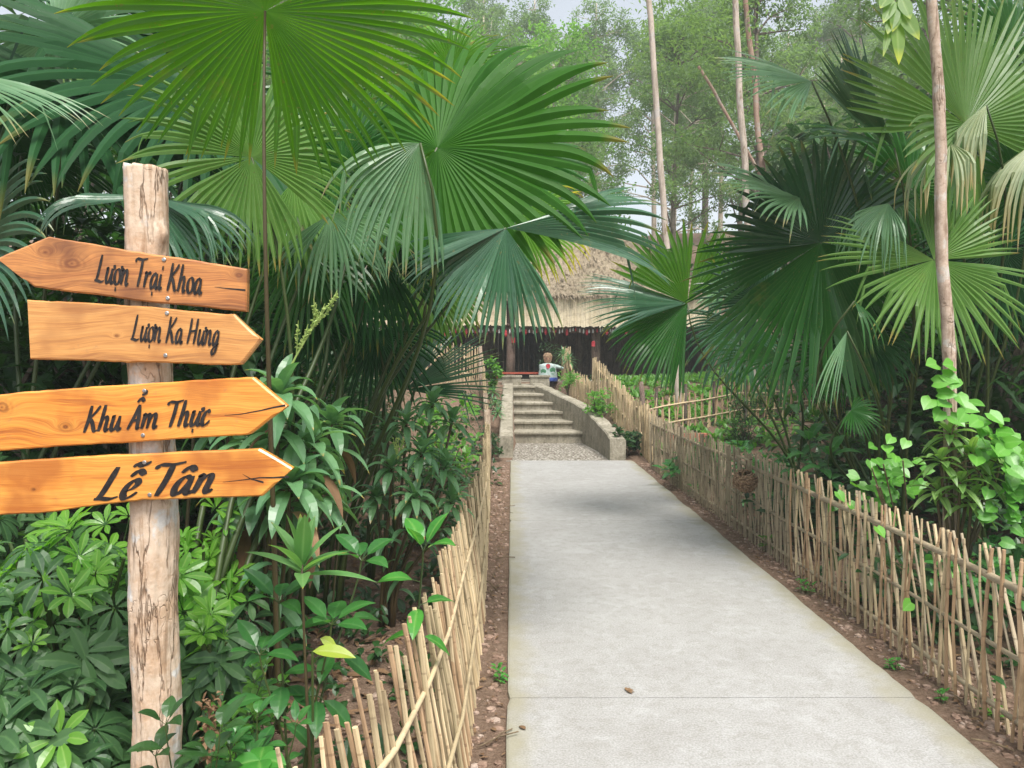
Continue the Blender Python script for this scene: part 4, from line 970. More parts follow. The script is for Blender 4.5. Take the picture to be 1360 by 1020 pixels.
palm_leaf(lp2, (520, 270, 4.0), (600, 330, 3.9), (0, -.8, .5), 'fan_blue', seed=62, span=260, N=50, split=.4, droop=.8, pleat=.8, scale=1.15)
palm_leaf(lp1, (390, 240, 3.7), (430, 360, 3.5), (.3, -.7, .6), 'fan_lime', seed=63, span=90, N=18, split=.45, droop=1.0, pleat=.6, scale=1.1)
palm_leaf(lp2, (600, 90, 4.8), (560, 20, 5.0), (.1, -.9, .2), 'fan_bright', seed=64, span=200, N=40, split=.45, droop=.5, pleat=.6)
palm_leaf(lp4, (470, 380, 4.7), (430, 470, 4.6), (0, -.8, .4), 'fan_shade', seed=65, span=280, N=46, split=.35, droop=1.1, pleat=.7, scale=1.3)
# --- right
palm_leaf(rp1, (1010, 400, 6.2), (950, 330, 6.2), (-.1, -.85, .4), 'fan_blue', seed=66, span=250, N=46, split=.42, droop=.5, pleat=.8, scale=1.1)
palm_leaf(rp1, (1165, 320, 5.8), (1120, 230, 5.8), (0, -.85, .4), 'fan_mid', seed=67, span=320, N=50, split=.4, droop=.8, pleat=.8, scale=1.2)
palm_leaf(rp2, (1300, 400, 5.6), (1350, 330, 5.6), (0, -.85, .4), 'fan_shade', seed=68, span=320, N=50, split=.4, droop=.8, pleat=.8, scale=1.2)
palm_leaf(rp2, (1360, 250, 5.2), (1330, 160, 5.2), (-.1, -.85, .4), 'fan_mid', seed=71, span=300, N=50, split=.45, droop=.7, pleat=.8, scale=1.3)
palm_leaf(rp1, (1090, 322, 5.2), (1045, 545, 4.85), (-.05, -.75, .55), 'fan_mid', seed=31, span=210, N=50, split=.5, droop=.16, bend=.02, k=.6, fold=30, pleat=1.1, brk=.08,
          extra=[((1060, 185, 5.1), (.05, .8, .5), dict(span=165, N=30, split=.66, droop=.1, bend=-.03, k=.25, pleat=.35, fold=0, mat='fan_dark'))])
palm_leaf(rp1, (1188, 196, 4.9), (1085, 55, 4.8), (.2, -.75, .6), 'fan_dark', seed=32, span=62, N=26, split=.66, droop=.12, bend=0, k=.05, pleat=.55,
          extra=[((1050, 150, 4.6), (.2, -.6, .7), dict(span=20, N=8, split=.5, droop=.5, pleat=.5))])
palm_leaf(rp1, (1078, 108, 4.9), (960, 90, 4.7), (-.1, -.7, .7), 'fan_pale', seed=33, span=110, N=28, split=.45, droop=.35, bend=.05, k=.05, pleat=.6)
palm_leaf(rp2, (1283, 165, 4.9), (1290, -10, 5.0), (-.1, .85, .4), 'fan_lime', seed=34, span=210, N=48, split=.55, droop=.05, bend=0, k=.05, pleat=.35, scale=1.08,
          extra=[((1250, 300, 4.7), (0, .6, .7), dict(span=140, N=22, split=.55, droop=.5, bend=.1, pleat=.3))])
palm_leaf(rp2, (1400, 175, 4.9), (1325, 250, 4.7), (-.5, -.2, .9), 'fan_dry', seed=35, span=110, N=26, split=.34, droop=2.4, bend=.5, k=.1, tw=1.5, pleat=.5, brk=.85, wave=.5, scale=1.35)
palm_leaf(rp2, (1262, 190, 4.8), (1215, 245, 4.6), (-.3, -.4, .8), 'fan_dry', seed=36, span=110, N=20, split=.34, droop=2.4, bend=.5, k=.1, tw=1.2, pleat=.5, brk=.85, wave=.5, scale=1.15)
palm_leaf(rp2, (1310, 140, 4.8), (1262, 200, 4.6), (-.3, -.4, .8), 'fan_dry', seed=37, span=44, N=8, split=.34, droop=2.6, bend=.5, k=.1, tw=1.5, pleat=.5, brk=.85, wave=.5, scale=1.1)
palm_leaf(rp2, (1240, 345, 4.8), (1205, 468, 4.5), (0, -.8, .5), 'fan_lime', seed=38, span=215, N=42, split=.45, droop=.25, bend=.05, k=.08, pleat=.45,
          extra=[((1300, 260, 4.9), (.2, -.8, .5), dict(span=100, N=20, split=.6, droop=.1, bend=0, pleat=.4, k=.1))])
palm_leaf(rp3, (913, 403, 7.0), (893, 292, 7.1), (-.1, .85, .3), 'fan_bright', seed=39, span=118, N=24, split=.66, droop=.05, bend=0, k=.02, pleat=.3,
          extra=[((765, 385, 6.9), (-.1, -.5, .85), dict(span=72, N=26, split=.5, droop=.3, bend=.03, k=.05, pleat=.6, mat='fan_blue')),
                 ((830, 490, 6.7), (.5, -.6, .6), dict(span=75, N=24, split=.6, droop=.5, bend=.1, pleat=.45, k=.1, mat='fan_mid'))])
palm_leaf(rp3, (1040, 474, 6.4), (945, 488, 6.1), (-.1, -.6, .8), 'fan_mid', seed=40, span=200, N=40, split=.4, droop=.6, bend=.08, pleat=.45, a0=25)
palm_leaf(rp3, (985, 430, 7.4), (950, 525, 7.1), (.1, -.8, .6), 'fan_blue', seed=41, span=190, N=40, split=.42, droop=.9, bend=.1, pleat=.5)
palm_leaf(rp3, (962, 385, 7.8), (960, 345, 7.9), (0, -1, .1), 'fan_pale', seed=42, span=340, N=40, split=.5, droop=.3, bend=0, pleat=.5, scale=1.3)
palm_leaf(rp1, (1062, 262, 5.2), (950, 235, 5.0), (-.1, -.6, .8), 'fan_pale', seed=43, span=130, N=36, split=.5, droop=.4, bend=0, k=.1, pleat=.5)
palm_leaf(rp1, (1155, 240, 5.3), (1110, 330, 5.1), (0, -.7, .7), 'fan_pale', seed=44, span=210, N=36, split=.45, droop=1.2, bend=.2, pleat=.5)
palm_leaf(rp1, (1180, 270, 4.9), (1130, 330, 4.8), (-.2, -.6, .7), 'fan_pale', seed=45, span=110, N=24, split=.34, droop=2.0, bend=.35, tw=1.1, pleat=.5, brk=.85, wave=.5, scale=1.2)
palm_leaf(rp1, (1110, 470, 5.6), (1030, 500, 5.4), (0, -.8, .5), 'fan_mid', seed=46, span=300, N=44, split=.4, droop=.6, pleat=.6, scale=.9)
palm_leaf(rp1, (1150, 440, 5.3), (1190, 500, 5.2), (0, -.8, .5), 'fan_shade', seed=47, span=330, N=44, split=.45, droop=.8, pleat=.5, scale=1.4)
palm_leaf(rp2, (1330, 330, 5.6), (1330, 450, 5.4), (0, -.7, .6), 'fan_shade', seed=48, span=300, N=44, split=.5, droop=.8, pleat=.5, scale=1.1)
palm_leaf(rp2, (1210, 250, 5.8), (1150, 160, 5.8), (0, -.9, .3), 'fan_mid', seed=49, span=330, N=44, split=.5, droop=.6, pleat=.5, scale=1.1)
palm_leaf(rp2, (1345, 60, 6.2), (1300, -30, 6.2), (0, -.9, .3), 'fan_mid', seed=50, span=330, N=44, split=.5, droop=.6, pleat=.5, scale=1.1)
palm_leaf(rp1, (1130, 545, 4.9), (1175, 560, 4.8), (0, -.7, .7), 'fan_mid', seed=52, span=200, N=26, split=.4, droop=.6, pleat=.5, scale=1.2)
palm_leaf(rp1, (1135, 400, 4.5), (1170, 445, 4.4), (0, -.5, .8), 'fan_mid', seed=53, span=50, N=5, split=.2, droop=2.5, tw=1.5, pleat=.5, scale=1.4)
palm_leaf(rp1, (1125, 440, 4.3), (1085, 545, 4.2), (.2, -.8, .5), 'fan_pale', seed=54, span=28, N=7, split=.3, droop=.8, pleat=.5)

# ------------------------------------------------------------------ shrubs and herbs
def whorl(mb, p, up, rnd, n=8, L=.1, W=.034, el=8, droop=.6, tint=None, stalk=0):
    t = rnd.random() if tint is None else tint
    up = up.normalized(); a = perp(up); b = up.cross(a); a0 = rnd.uniform(0, 6)
    for k in range(n):
        an = a0 + 6.2832 * k / n; d = (a * math.cos(an) + b * math.sin(an)) * math.cos(R_(el)) + up * math.sin(R_(el))
        blade(mb, p + d * .008, d, up, L * rnd.uniform(.8, 1.1), W * rnd.uniform(.85, 1.1), droop, 'obov', 5, min(1, max(0, t + rnd.uniform(-.15, .15))))
def schefflera(name, loc, label, R, H, n, seed, newf=.12, L=.1, cat='shrub'):
    rnd = random.Random(seed); root = thing(name, loc, label, cat); o3 = V(loc)
    old, new, stm = MB(), MB(), MB()
    for i in range(n):
        a = rnd.uniform(0, 6.28); rr = R * math.sqrt(rnd.random()); h = H * (1 - .45 * (rr / R) ** 2) * rnd.uniform(.25 if rnd.random() < .6 else .7, 1.02)
        p = o3 + V((math.cos(a) * rr, math.sin(a) * rr, h)); up = V((math.cos(a) * rr / R * .7, math.sin(a) * rr / R * .7 - .25, .8)) + V((rnd.uniform(-.6, .6), rnd.uniform(-.7, .35), 0))
        nw = h > H * .6 and rnd.random() < newf * 2
        s = rnd.uniform(.6, 1.4) * (.75 if nw else 1)
        whorl(new if nw else old, p, up, rnd, rnd.randint(6, 9), L * s, L * s * .34, 25 if nw else rnd.uniform(-12, 14), .5 if nw else rnd.uniform(.6, 1.5))
        if rnd.random() < .5:
            b = o3 + V((math.cos(a) * rr * .35, math.sin(a) * rr * .35, h * .3)); stm.tube([b, b.lerp(p, .5) + V((0, 0, .04)), p], [.006, .004, .002], 5, rnd.random())
    for k in range(7):
        a = rnd.uniform(0, 6.28); q = o3 + V((math.cos(a) * R * .6, math.sin(a) * R * .6, H * .85))
        stm.tube([o3 + V((rnd.uniform(-.05, .05), rnd.uniform(-.05, .05), -.05)), o3.lerp(q, .5) + V((0, 0, .06)), q], [.012, .010, .006], 6, rnd.random())
    old.build('foliage', M['schef'], root, origin=loc)
    if new.v: new.build('young_leaves', M['schef_new'], root, origin=loc)
    stm.build('stem', M['stalk'], root, origin=loc)
    return root
schefflera('umbrella_shrub', (-1.62, 2.75, 0), 'dense umbrella leaved shrub filling the lower left corner beside the signpost', .5, .95, 270, 1, .28)
schefflera('umbrella_shrub', (-1.22, 3.0, 0), 'umbrella leaved shrub with fresh light green tips right behind the signpost', .18, .92, 70, 2, .6)
schefflera('umbrella_shrub', (-2.6, 3.4, 0), 'dark umbrella leaved shrub at the far left below the two lower sign boards', .6, 1.1, 220, 3, .12)
schefflera('umbrella_shrub', (-1.45, 2.28, 0), 'low umbrella leaved shrub at the bottom left edge with large dark leaves', .26, .55, 110, 4, .05, L=.11)
schefflera('umbrella_shrub', (-1.06, 2.66, 0), 'small dark umbrella leaved shrub immediately right of the signpost foot', .12, .6, 34, 5, .1, L=.1)

def rosette(mb, p, up, rnd, n, L, W, el0, el1, droop, shape='lance', tint=None, tw=.0):
    up = up.normalized(); a = perp(up); b = up.cross(a)
    for k in range(n):
        an = k * 2.39996 + rnd.uniform(-.2, .2); f = k / max(1, n - 1); el = R_(lerp(el1, el0, 1 - f)) if False else R_(lerp(el0, el1, f))
        d = (a * math.cos(an) + b * math.sin(an)) * math.cos(el) + up * math.sin(el)
        blade(mb, p - up * (.04 * (1 - f)) * L * 4, d, up, L * rnd.uniform(.8, 1.1) * (1 - .25 * f), W * rnd.uniform(.85, 1.1), droop * rnd.uniform(.7, 1.3), shape, 7, rnd.random() if tint is None else tint, fold=.3)
def dracaena(name, loc, label, heads, mname, seed, L=.25, W=.05, n=22, droop=1.6, el=(-10, 75), cat='plant', shape='lance', sr=.012, dead=0, cane_leaves=0):
    rnd = random.Random(seed); root = thing(name, loc, label, cat); o3 = V(loc); lf, stm = MB(), MB()
    for hd in heads:
        p = V(hd); up = (p - o3) * .5 + V((0, 0, 1)); up.normalize()
        rosette(lf, p, up, rnd, n, L, W, el[0], el[1], droop, shape)
        b = o3 + V((rnd.uniform(-.04, .04), rnd.uniform(-.04, .04), -.05))
        cp = bez(b, b + V((0, 0, (p.z - b.z) * .4)), p - up * (p - b).length * .3, p, 8)
        stm.tube(cp, [lerp(sr, sr * .6, i / 8) for i in range(9)], 7, rnd.random())
        for q in range(cane_leaves):
            f = rnd.uniform(.35, .97); c_ = cp[int(f * 8)]; d = rdir(rnd, -10, 40)
            blade(lf, c_, d, V((0, 0, 1)), L * rnd.uniform(.7, 1.05), W * rnd.uniform(.8, 1.1), droop * 1.1, shape, 7, rnd.random(), fold=.3)
    lf.build('foliage', M[mname], root, origin=loc); stm.build('stem', M['stalk_brown'], root, origin=loc, smooth=True)
    if dead:
        dm = MB()
        for k in range(dead): 
            p = V(rnd.choice(heads)); blade(dm, p - V((0, 0, .12)), rdir(rnd, -30, 10), V((0, 0, 1)), L * 1.1, W * .8, 2.2, shape, 7, rnd.random())
        dm.build('dead_leaves', M['litter'], root, origin=loc)
    return root
def PP(px, py, D): return tuple(P(px, py, D))
dr = dracaena('dracaena', (-1.05, 3.15, 0), 'bushy dracaena with drooping grey green leaves and a flower spike, right of the sign boards',
    [PP(372, 525, 3.0), PP(345, 585, 3.1), PP(410, 590, 3.2), PP(385, 640, 2.95), PP(330, 660, 3.2), PP(420, 660, 3.2), PP(300, 560, 3.4), PP(440, 560, 3.5)], 'drac', 41, L=.27, W=.066, n=20, droop=1.9, dead=12, cane_leaves=5)
rnd = random.Random(5); fs = MB(); a_ = P(378, 505, 3.0); b_ = P(432, 408, 3.0)
ax_ = bez(a_, a_.lerp(b_, .3) + V((.0, 0, .03)), a_.lerp(b_, .7), b_, 10); fs.tube(ax_, [.005 - .0003 * i for i in range(11)], 6, .4)
for k in range(9):
    p = ax_[3 + k * 7 // 9 if k < 9 else 9]; d = V((rnd.uniform(-.4, .9), rnd.uniform(-.3, .3), 1)).normalized(); Lb = rnd.uniform(.06, .13)
    fs.tube([p, p + d * Lb * .5, p + d * Lb + V((0, 0, .02))], [.003, .002, .0015], 5, .5)
    for q in range(26):
        c_ = p + d * Lb * rnd.uniform(.2, 1) ; e = rdir(rnd, -20, 80); fs.tube([c_, c_ + e * .008, c_ + e * .013], [.0022, .0035, .001], 4, rnd.random())
fs.build('flower_spike', M['flower'], dr, origin=a_)
dracaena('dracaena', (-.72, 4.3, 0), 'rounded dracaena bush with lance shaped leaves beside the left fence midway to the hut',
    [PP(x, y, D) for x, y, D in ((575, 535, 4.3), (540, 560, 4.2), (600, 560, 4.4), (560, 600, 4.1), (520, 620, 4.1), (590, 620, 4.2), (500, 660, 4.2), (550, 660, 4.0), (600, 665, 4.2), (515, 570, 4.5))], 'drac', 42, L=.2, W=.045, n=20, droop=1.8, cane_leaves=4)
fs2 = MB(); rnd = random.Random(8); a_ = P(528, 610, 4.1)
for k in range(7):
    d = V((rnd.uniform(-.3, .8), -.2, 1)).normalized(); fs2.tube([a_, a_ + d * .07, a_ + d * .12], [.004, .003, .001], 5, .5)
    for q in range(20): c_ = a_ + d * rnd.uniform(.03, .12); e = rdir(rnd, -20, 80); fs2.tube([c_, c_ + e * .006, c_ + e * .01], [.002, .003, .001], 4, rnd.random())
tag(fs2.build('flower_bud', M['flower'], bpy.data.objects['dracaena.001'], origin=a_))
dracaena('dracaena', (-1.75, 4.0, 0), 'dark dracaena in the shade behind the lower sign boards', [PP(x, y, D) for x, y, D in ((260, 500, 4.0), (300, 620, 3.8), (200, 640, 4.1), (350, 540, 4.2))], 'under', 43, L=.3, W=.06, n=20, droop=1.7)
dracaena('young_dracaena', (-.60, 2.2, 0), 'young upright plant with long pointed pale green leaves in the bed left of the fence',
    [PP(401, 748, 2.2)], 'drac_lite', 44, L=.235, W=.047, n=15, droop=.5, el=(5, 88), sr=.006)
dracaena('young_dracaena', (-.9, 3.75, 0), 'small spiky rosette plant on bare soil between the two dracaena bushes', [PP(452, 672, 3.8)], 'drac', 45, L=.2, W=.035, n=14, droop=.5, el=(20, 85), sr=.006)

def stemplant(name, loc, label, tops, mname, seed, L=.1, W=.045, nl=8, droop=.9, shape='lance', cat='plant', el=(-5, 60), sr=.004, whor=False):
    rnd = random.Random(seed); root = thing(name, loc, label, cat); o3 = V(loc); lf, stm = MB(), MB()
    for tp in tops:
        p = V(tp); b = o3 + V((rnd.uniform(-.03, .03), rnd.uniform(-.03, .03), -.04)); cp = bez(b, b + V((0, 0, (p.z - b.z) * .5)), p - V((0, 0, .1)) * (p - b).length, p, 9)
        stm.tube(cp, [lerp(sr * 1.4, sr * .6, i / 9) for i in range(10)], 6, rnd.random())
        for k in range(nl):
            f = k / max(1, nl - 1); c_ = cp[min(9, int(lerp(9, 4, (1 - f) * .8)))].copy() if k < nl * .5 else p.copy()
            an = k * 2.4 + rnd.uniform(-.3, .3); e = R_(lerp(el[0], el[1], f)); d = V((math.cos(an) * math.cos(e), math.sin(an) * math.cos(e), math.sin(e)))
            pe = c_ + d * L * .22; stm.tube([c_, pe], sr * .4, 4, .5, cap=False)
            blade(lf, pe, d, V((0, -.25, 1)), L * rnd.uniform(.75, 1.1), W * rnd.uniform(.8, 1.1), droop * rnd.uniform(.6, 1.3), shape, 6, rnd.random(), fold=.18, wav=.02)
    lf.build('foliage', M[mname], root, origin=loc); stm.build('stem', M['stalk'], root, origin=loc)
    return root
stemplant('glossy_sapling', (-.33, 2.45, 0), 'sapling with shiny bright green oval leaves leaning over the left fence', [PP(562, 732, 2.35)], 'glossy', 51, L=.13, W=.055, nl=9, droop=.7, el=(-25, 65))
stemplant('broad_leaf_plant', (-.66, 2.25, 0), 'low plant with shiny dark green oval leaves around the stem of the young upright plant', [PP(345, 870, 2.2), PP(440, 830, 2.2), PP(370, 800, 2.3), PP(480, 745, 2.35)], 'broad', 52, L=.12, W=.055, nl=10, droop=.8, el=(-30, 50))
rt = thing('yellowing_seedling', (-.58, 2.15, 0), 'thin seedling with two yellowing leaves below the young upright plant', 'seedling')
mb = MB(); blade(mb, P(415, 865, 2.12), V((1, -.1, .1)), V((0, -.6, 1)), .13, .045, .5, 'lance', 7, .6); blade(mb, P(425, 848, 2.15), V((.8, .1, -.3)), V((0, -.8, .6)), .06, .03, .8, 'lance', 5, .9); mb.build('foliage', M['yellowing'], rt, origin=(-.58, 2.15, .4))
mb = MB(); mb.tube([V((-.58, 2.15, -.02)), V((-.575, 2.14, .35)), P(415, 865, 2.12)], .004, 5); mb.build('stem', M['stalk'], rt, origin=(-.58, 2.15, 0))
for k, (px, py, D, lab, mn) in enumerate(((300, 930, 2.3, 'low bushy weed with small leaves between the signpost and the young upright plant', 'under_lite'), (340, 985, 2.0, 'low dark green weed at the bottom edge right of the signpost', 'broad'), (255, 1000, 1.9, 'small leafy weed at the foot of the signpost', 'under'), (350, 930, 2.5, 'fine leaved light green weed behind the dry flower stalk', 'under_lite'))):
    q = P(px, py, D); loc = (q.x, q.y, 0)
    rnd = random.Random(60 + k); tops = [tuple(q + V((rnd.uniform(-.12, .12), rnd.uniform(-.12, .12), rnd.uniform(-.12, .1)))) for _ in range(6)]
    stemplant('weed', loc, lab, tops, mn, 60 + k, L=.05 + .015 * (k % 3), W=.024 + .006 * (k % 3), nl=9, sr=.0025, cat='weed')
rt = thing('dry_stalk', (-.88, 2.05, 0), 'withered brown flower stalk right of the signpost near the bottom edge', 'stalk')
mb = MB(); rnd = random.Random(9); q = P(278, 930, 2.05)
mb.tube([V((q.x, q.y, 0)), q], .004, 5)
for k in range(70): c_ = q + V((rnd.uniform(-.02, .02), rnd.uniform(-.02, .02), rnd.uniform(-.16, .02))); blade(mb, c_, rdir(rnd, -60, 60), V((0, 0, 1)), .03, .015, 1.5, 'lance', 3, rnd.random())
mb.build('husks', M['litter'], rt, origin=q)
rt = thing('broad_leaf_seedling', P(345, 1015, 1.9), 'bright green ribbed seedling leaf at the very bottom edge right of the signpost', 'seedling')
mb = MB()
for k in range(4): d = V((math.cos(k * 1.7), math.sin(k * 1.7) - .2, .15)); blade(mb, P(345, 1010, 1.9), d, V((0, -.3, 1)), .075, .06, .5, 'lance', 6, .7)
mb.build('foliage', M['glossy'], rt, origin=P(345, 1010, 1.9))

# left of the steps, along the far fence
def bushy(name, loc, label, sz, n, mname, seed, L=.07, W=.035, cat='shrub', shape='lance', group=None, hfun=None, stems=6, droop=.8):
    rnd = random.Random(seed); root = thing(name, loc, label, cat, group); o3 = V(loc); lf, stm = MB(), MB(); sx_, sy_, sz_ = sz
    cl = [V((rnd.gauss(0, .42), rnd.gauss(0, .42), rnd.uniform(.15, 1))) for _ in range(max(6, n // 26))]
    for k in range(n):
        c_ = rnd.choice(cl); q = c_ + V((rnd.gauss(0, .16), rnd.gauss(0, .16), rnd.gauss(0, .09))); q.z = max(.04, q.z)
        p = o3 + V((q.x * sx_, q.y * sy_, q.z * sz_)); d = V((q.x - c_.x + rnd.uniform(-.3, .3), q.y - c_.y - .15 + rnd.uniform(-.3, .3), rnd.uniform(-.1, .35))).normalized()
        blade(lf, p, d, V((rnd.uniform(-.3, .3), -.3, 1)), L * rnd.uniform(.6, 1.25), W * rnd.uniform(.7, 1.2), droop, shape, 4, rnd.random())
    for k in range(stems):
        c_ = cl[k % len(cl)]; q = o3 + V((c_.x * sx_, c_.y * sy_, c_.z * sz_)); stm.tube([o3 + V((rnd.uniform(-.1, .1) * sx_, rnd.uniform(-.1, .1) * sy_, -.05)), o3.lerp(q, .5) + V((0, 0, .05)), q], [.012, .009, .004], 5, rnd.random())
    lf.build('foliage', M[mname], root, origin=loc); stm.build('stem', M['vine'], root, origin=loc)
    return root
gz = lambda x, y: (x, y, ground(x, y))
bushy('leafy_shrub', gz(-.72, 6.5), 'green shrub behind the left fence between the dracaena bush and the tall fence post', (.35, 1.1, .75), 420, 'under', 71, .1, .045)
bushy('leafy_shrub', gz(-.8, 9), 'light green shrub behind the left fence under the dark blue green palm leaf', (.4, 1.4, .9), 420, 'under_lite', 72, .12, .07)
bushy('leafy_shrub', gz(-.3, 11.6), 'creeping green shrub spilling over the base of the left retaining wall', (.14, .5, .35), 260, 'under', 73, .07, .04)
dracaena('spiky_plant', (-.32, 13.2, .6), 'spiky green plant growing on the left retaining wall beside the steps', [PP(658, 535, 13), PP(655, 520, 13.5), PP(661, 548, 12.8)], 'drac', 74, L=.2, W=.03, n=22, droop=1.2, shape='strap')
bushy('potted_shrub', (-.36, 15.2, .9), 'heart leaved green shrub at the top of the left retaining wall', (.16, .3, .6), 220, 'under_lite', 75, .11, .075, shape='heart')
bushy('leafy_shrub', gz(1.75, 11.6), 'creeping dark green plant at the front corner of the curved retaining wall', (.25, .4, .4), 260, 'under', 76, .1, .07, shape='heart')
bushy('leafy_shrub', (1.5, 13.4, .5), 'light green shrub on the bank between the curved wall and the climbing fence', (.25, .7, .42), 300, 'under_lite', 77, .1, .05)
bushy('leafy_shrub', (1.15, 15.4, .8), 'bright weedy shrub on the bank near the top of the steps', (.3, .9, .4), 300, 'under_lite', 78, .09, .04)
bushy('bushy_plant', (.85, 18.0, 1.0), 'fine leaved dark bush standing behind the white robed figurine', (.4, .3, .85), 380, 'under', 79, .08, .035)
dracaena('spiky_plant', (1.3, 16.9, 1.0), 'spiky plant leaning on the bamboo fence right of the white robed figurine', [PP(755, 478, 16.8), PP(748, 470, 17)], 'drac', 80, L=.35, W=.035, n=20, droop=1.4, shape='strap')

# ground cover plants right of the right fence
rc = random.Random(91)
spots = [(2.5, 4.2, 'under', .5, 'dark low shrub right behind the middle of the long right fence'), (2.75, 3.6, 'broad', .55, 'dark leaved shrub behind the near end of the right fence below the vine'), (3.1, 4.6, 'under', .6, 'deep green shrub left of the foot of the vine covered tree'),
         (2.5, 6.3, 'under', .5, 'dark bush under the sweeping palm leaf behind the right fence'), (2.7, 7.6, 'broad', .5, 'leafy dark bush behind the far half of the right fence'), (2.4, 9, 'broad', .45, 'medium green bush behind the far end of the right fence'),
         (3.9, 4.4, 'under', .7, 'dark shrub at the right edge behind the vine covered tree'), (4.2, 6, 'under', .9, 'tall shadowed shrub at the right behind the palms'), (3.4, 7.4, 'under', .7, 'shadowed shrub between the two right hand palms'),
         (2.6, 2.9, 'broad', .5, 'dark green shrub at the lower right corner behind the fence'), (3.4, 3.6, 'broad', .62, 'mid green shrub at the right edge below the trailing vine leaves')]
for k, (x, y, mn, h, lab) in enumerate(spots):
    bushy('leafy_shrub', gz(x, y), lab, (.5, .6, h), 420 if y < 7 else 300, mn, 300 + k, .09 if y < 5 else .13, .045 if y < 5 else .07)
stemplant('broad_leaf_plant', gz(2.3, 5.3), 'plant with large dark drooping leaves just behind the right fence near the husk ball', [PP(1075, 590, 5.4), PP(1100, 610, 5.3), PP(1060, 615, 5.5)], 'broad', 92, L=.2, W=.07, nl=9, droop=1.3, sr=.006)

# ------------------------------------------------------------------ vine covered tree on the right
tr = thing('slender_tree', (2.42, 4.15, 0), 'slim pale tree trunk at the right wrapped low down in round leaved vine', 'tree')
pts = [P(1264, 800, 4.15), P(1262, 690, 4.15), P(1262, 560, 4.15), P(1261, 480, 4.15), P(1258, 420, 4.15), P(1251, 350, 4.15), P(1249, 260, 4.15), P(1250, 200, 4.15), P(1246, 110, 4.15), P(1237, 0, 4.15), P(1228, -150, 4.15), P(1235, -400, 4.15)]
mb = MB(); dn = []
for a, b in zip(pts, pts[1:]):
    for k in range(4): dn.append(a.lerp(b, k / 4))
dn.append(pts[-1]); dn[0].z = -.1
rnd = random.Random(6)
rad = []
for i in range(len(dn)):
    base_r = lerp(.036, .025, i / len(dn)); rad.append(base_r * (1 + .06 * noise.noise(V((i * .7, 0, 0))) + (.10 if i % 9 == 4 else 0)))
mb.tube(dn, rad, 14, .5); mb.build('trunk', M['pale_bark'], tr, smooth=True, origin=(2.42, 4.15, 0))
mb = MB()
top = dn[-1]
for k in range(520):
    d = rdir(rnd, -30, 80); p = top + V((d.x * .9, d.y * .9, d.z * .7)) * rnd.uniform(.3, 1); blade(mb, p, rdir(rnd, -40, 20), V((0, 0, 1)), .2, .07, 1, 'lance', 4, rnd.random())
mb.build('crown', M['big_leaf'], tr, origin=top)
# drooping branch with hanging leaves at the top edge
br = MB(); bl = MB(); a_ = P(1236, -170, 4.05); b_ = P(1188, 12, 4.0)
br.tube(bez(a_, P(1200, -200, 4.1), P(1190, -60, 4.0), b_, 8), [.009 - .0008 * i for i in range(9)], 6)
for (px, py, qx, qy, w_, t_) in ((1190, 5, 1178, 45, .075, .2), (1188, 0, 1172, 30, .06, .4), (1192, 8, 1223, 52, .085, .5), (1190, 20, 1194, 86, .085, .95), (1186, 22, 1172, 75, .04, .3), (1192, 2, 1185, 42, .08, .6), (1196, -5, 1210, 25, .07, .3), (1184, -10, 1168, 10, .07, .2)):
    a = P(px, py, 4.0); b = P(qx, qy, 3.95); d = b - a; blade(bl, a, d, V((.25 if t_ > .5 else -.2, -1, .3)), d.length * 1.0, w_, .15, 'lance', 8, t_, fold=.15)
o_ = br.build('branch', M['vine'], tr, origin=a_); bl.build('hanging_leaves', M['big_leaf'], o_, origin=b_)
# climbing vine: heart leaves on trunk and spreading right
vn = thing('climbing_vine', P(1262, 700, 4.09), 'bright green heart leaved vine climbing the slim right hand trunk and trailing to the right', 'vine')
lf, stm = MB(), MB(); rnd = random.Random(15)
vp = [P(1264, 690, 4.09), P(1255, 620, 4.08), P(1268, 560, 4.08), P(1256, 515, 4.09), P(1262, 478, 4.09)]
stm.tube(vp, .005, 5)
def hl(px, py, D, s, t=None): blade(lf, P(px, py, D), V((rnd.uniform(-.7, .7), -.35, rnd.uniform(-.5, .25))).normalized(), V((rnd.uniform(-.3, .3), -.8, .55)), s * .85, s * .8, .3, 'heart', 7, rnd.random() if t is None else t, fold=.12)
for (x, y) in ((1244, 484), (1266, 486), (1252, 497), (1268, 503), (1240, 508), (1272, 523), (1258, 533), (1246, 522), (1276, 540), (1250, 545), (1262, 552), (1237, 530)): hl(x, y, 4.02, .11, rnd.uniform(.3, 1))
for k in range(58):
    f = rnd.random(); x = lerp(1285, 1368, f) + rnd.gauss(0, 10); y = lerp(560, 640, f) + rnd.gauss(0, 16); hl(x, y, 3.95 + rnd.uniform(-.15, .15), .105, rnd.uniform(.3, 1))
for k in range(26): hl(rnd.gauss(1335, 22), rnd.gauss(665, 22), 3.9, .09, rnd.uniform(0, .5))
for k in range(5): p = P(rnd.uniform(1270, 1350), rnd.uniform(560, 680), 4.0); stm.tube([vp[1], vp[1].lerp(p, .5) + V((0, -.05, .06)), p], .004, 5)
lf.build('heart_leaves', M['heart'], vn, origin=vp[1]); stm.build('stem', M['vine'], vn, origin=vp[1])
dracaena('variegated_dracaena', (2.44, 4.1, 0), 'plant with long yellow striped leaves clustered round the trunk below the vine',
    [PP(1262, 575, 4.1), PP(1290, 600, 4.05), PP(1250, 610, 4.05), PP(1275, 640, 4.0), PP(1310, 630, 4.05), PP(1245, 650, 4.1), PP(1290, 665, 4.0), PP(1330, 600, 4.2)], 'varieg', 95, L=.19, W=.046, n=16, droop=1.2, el=(-25, 65))
v2 = thing('climbing_vine', (2.55, 4.7, 0), 'low clump of round light green vine leaves left of the slim trunk behind the fence', 'vine')
lf, stm = MB(), MB()
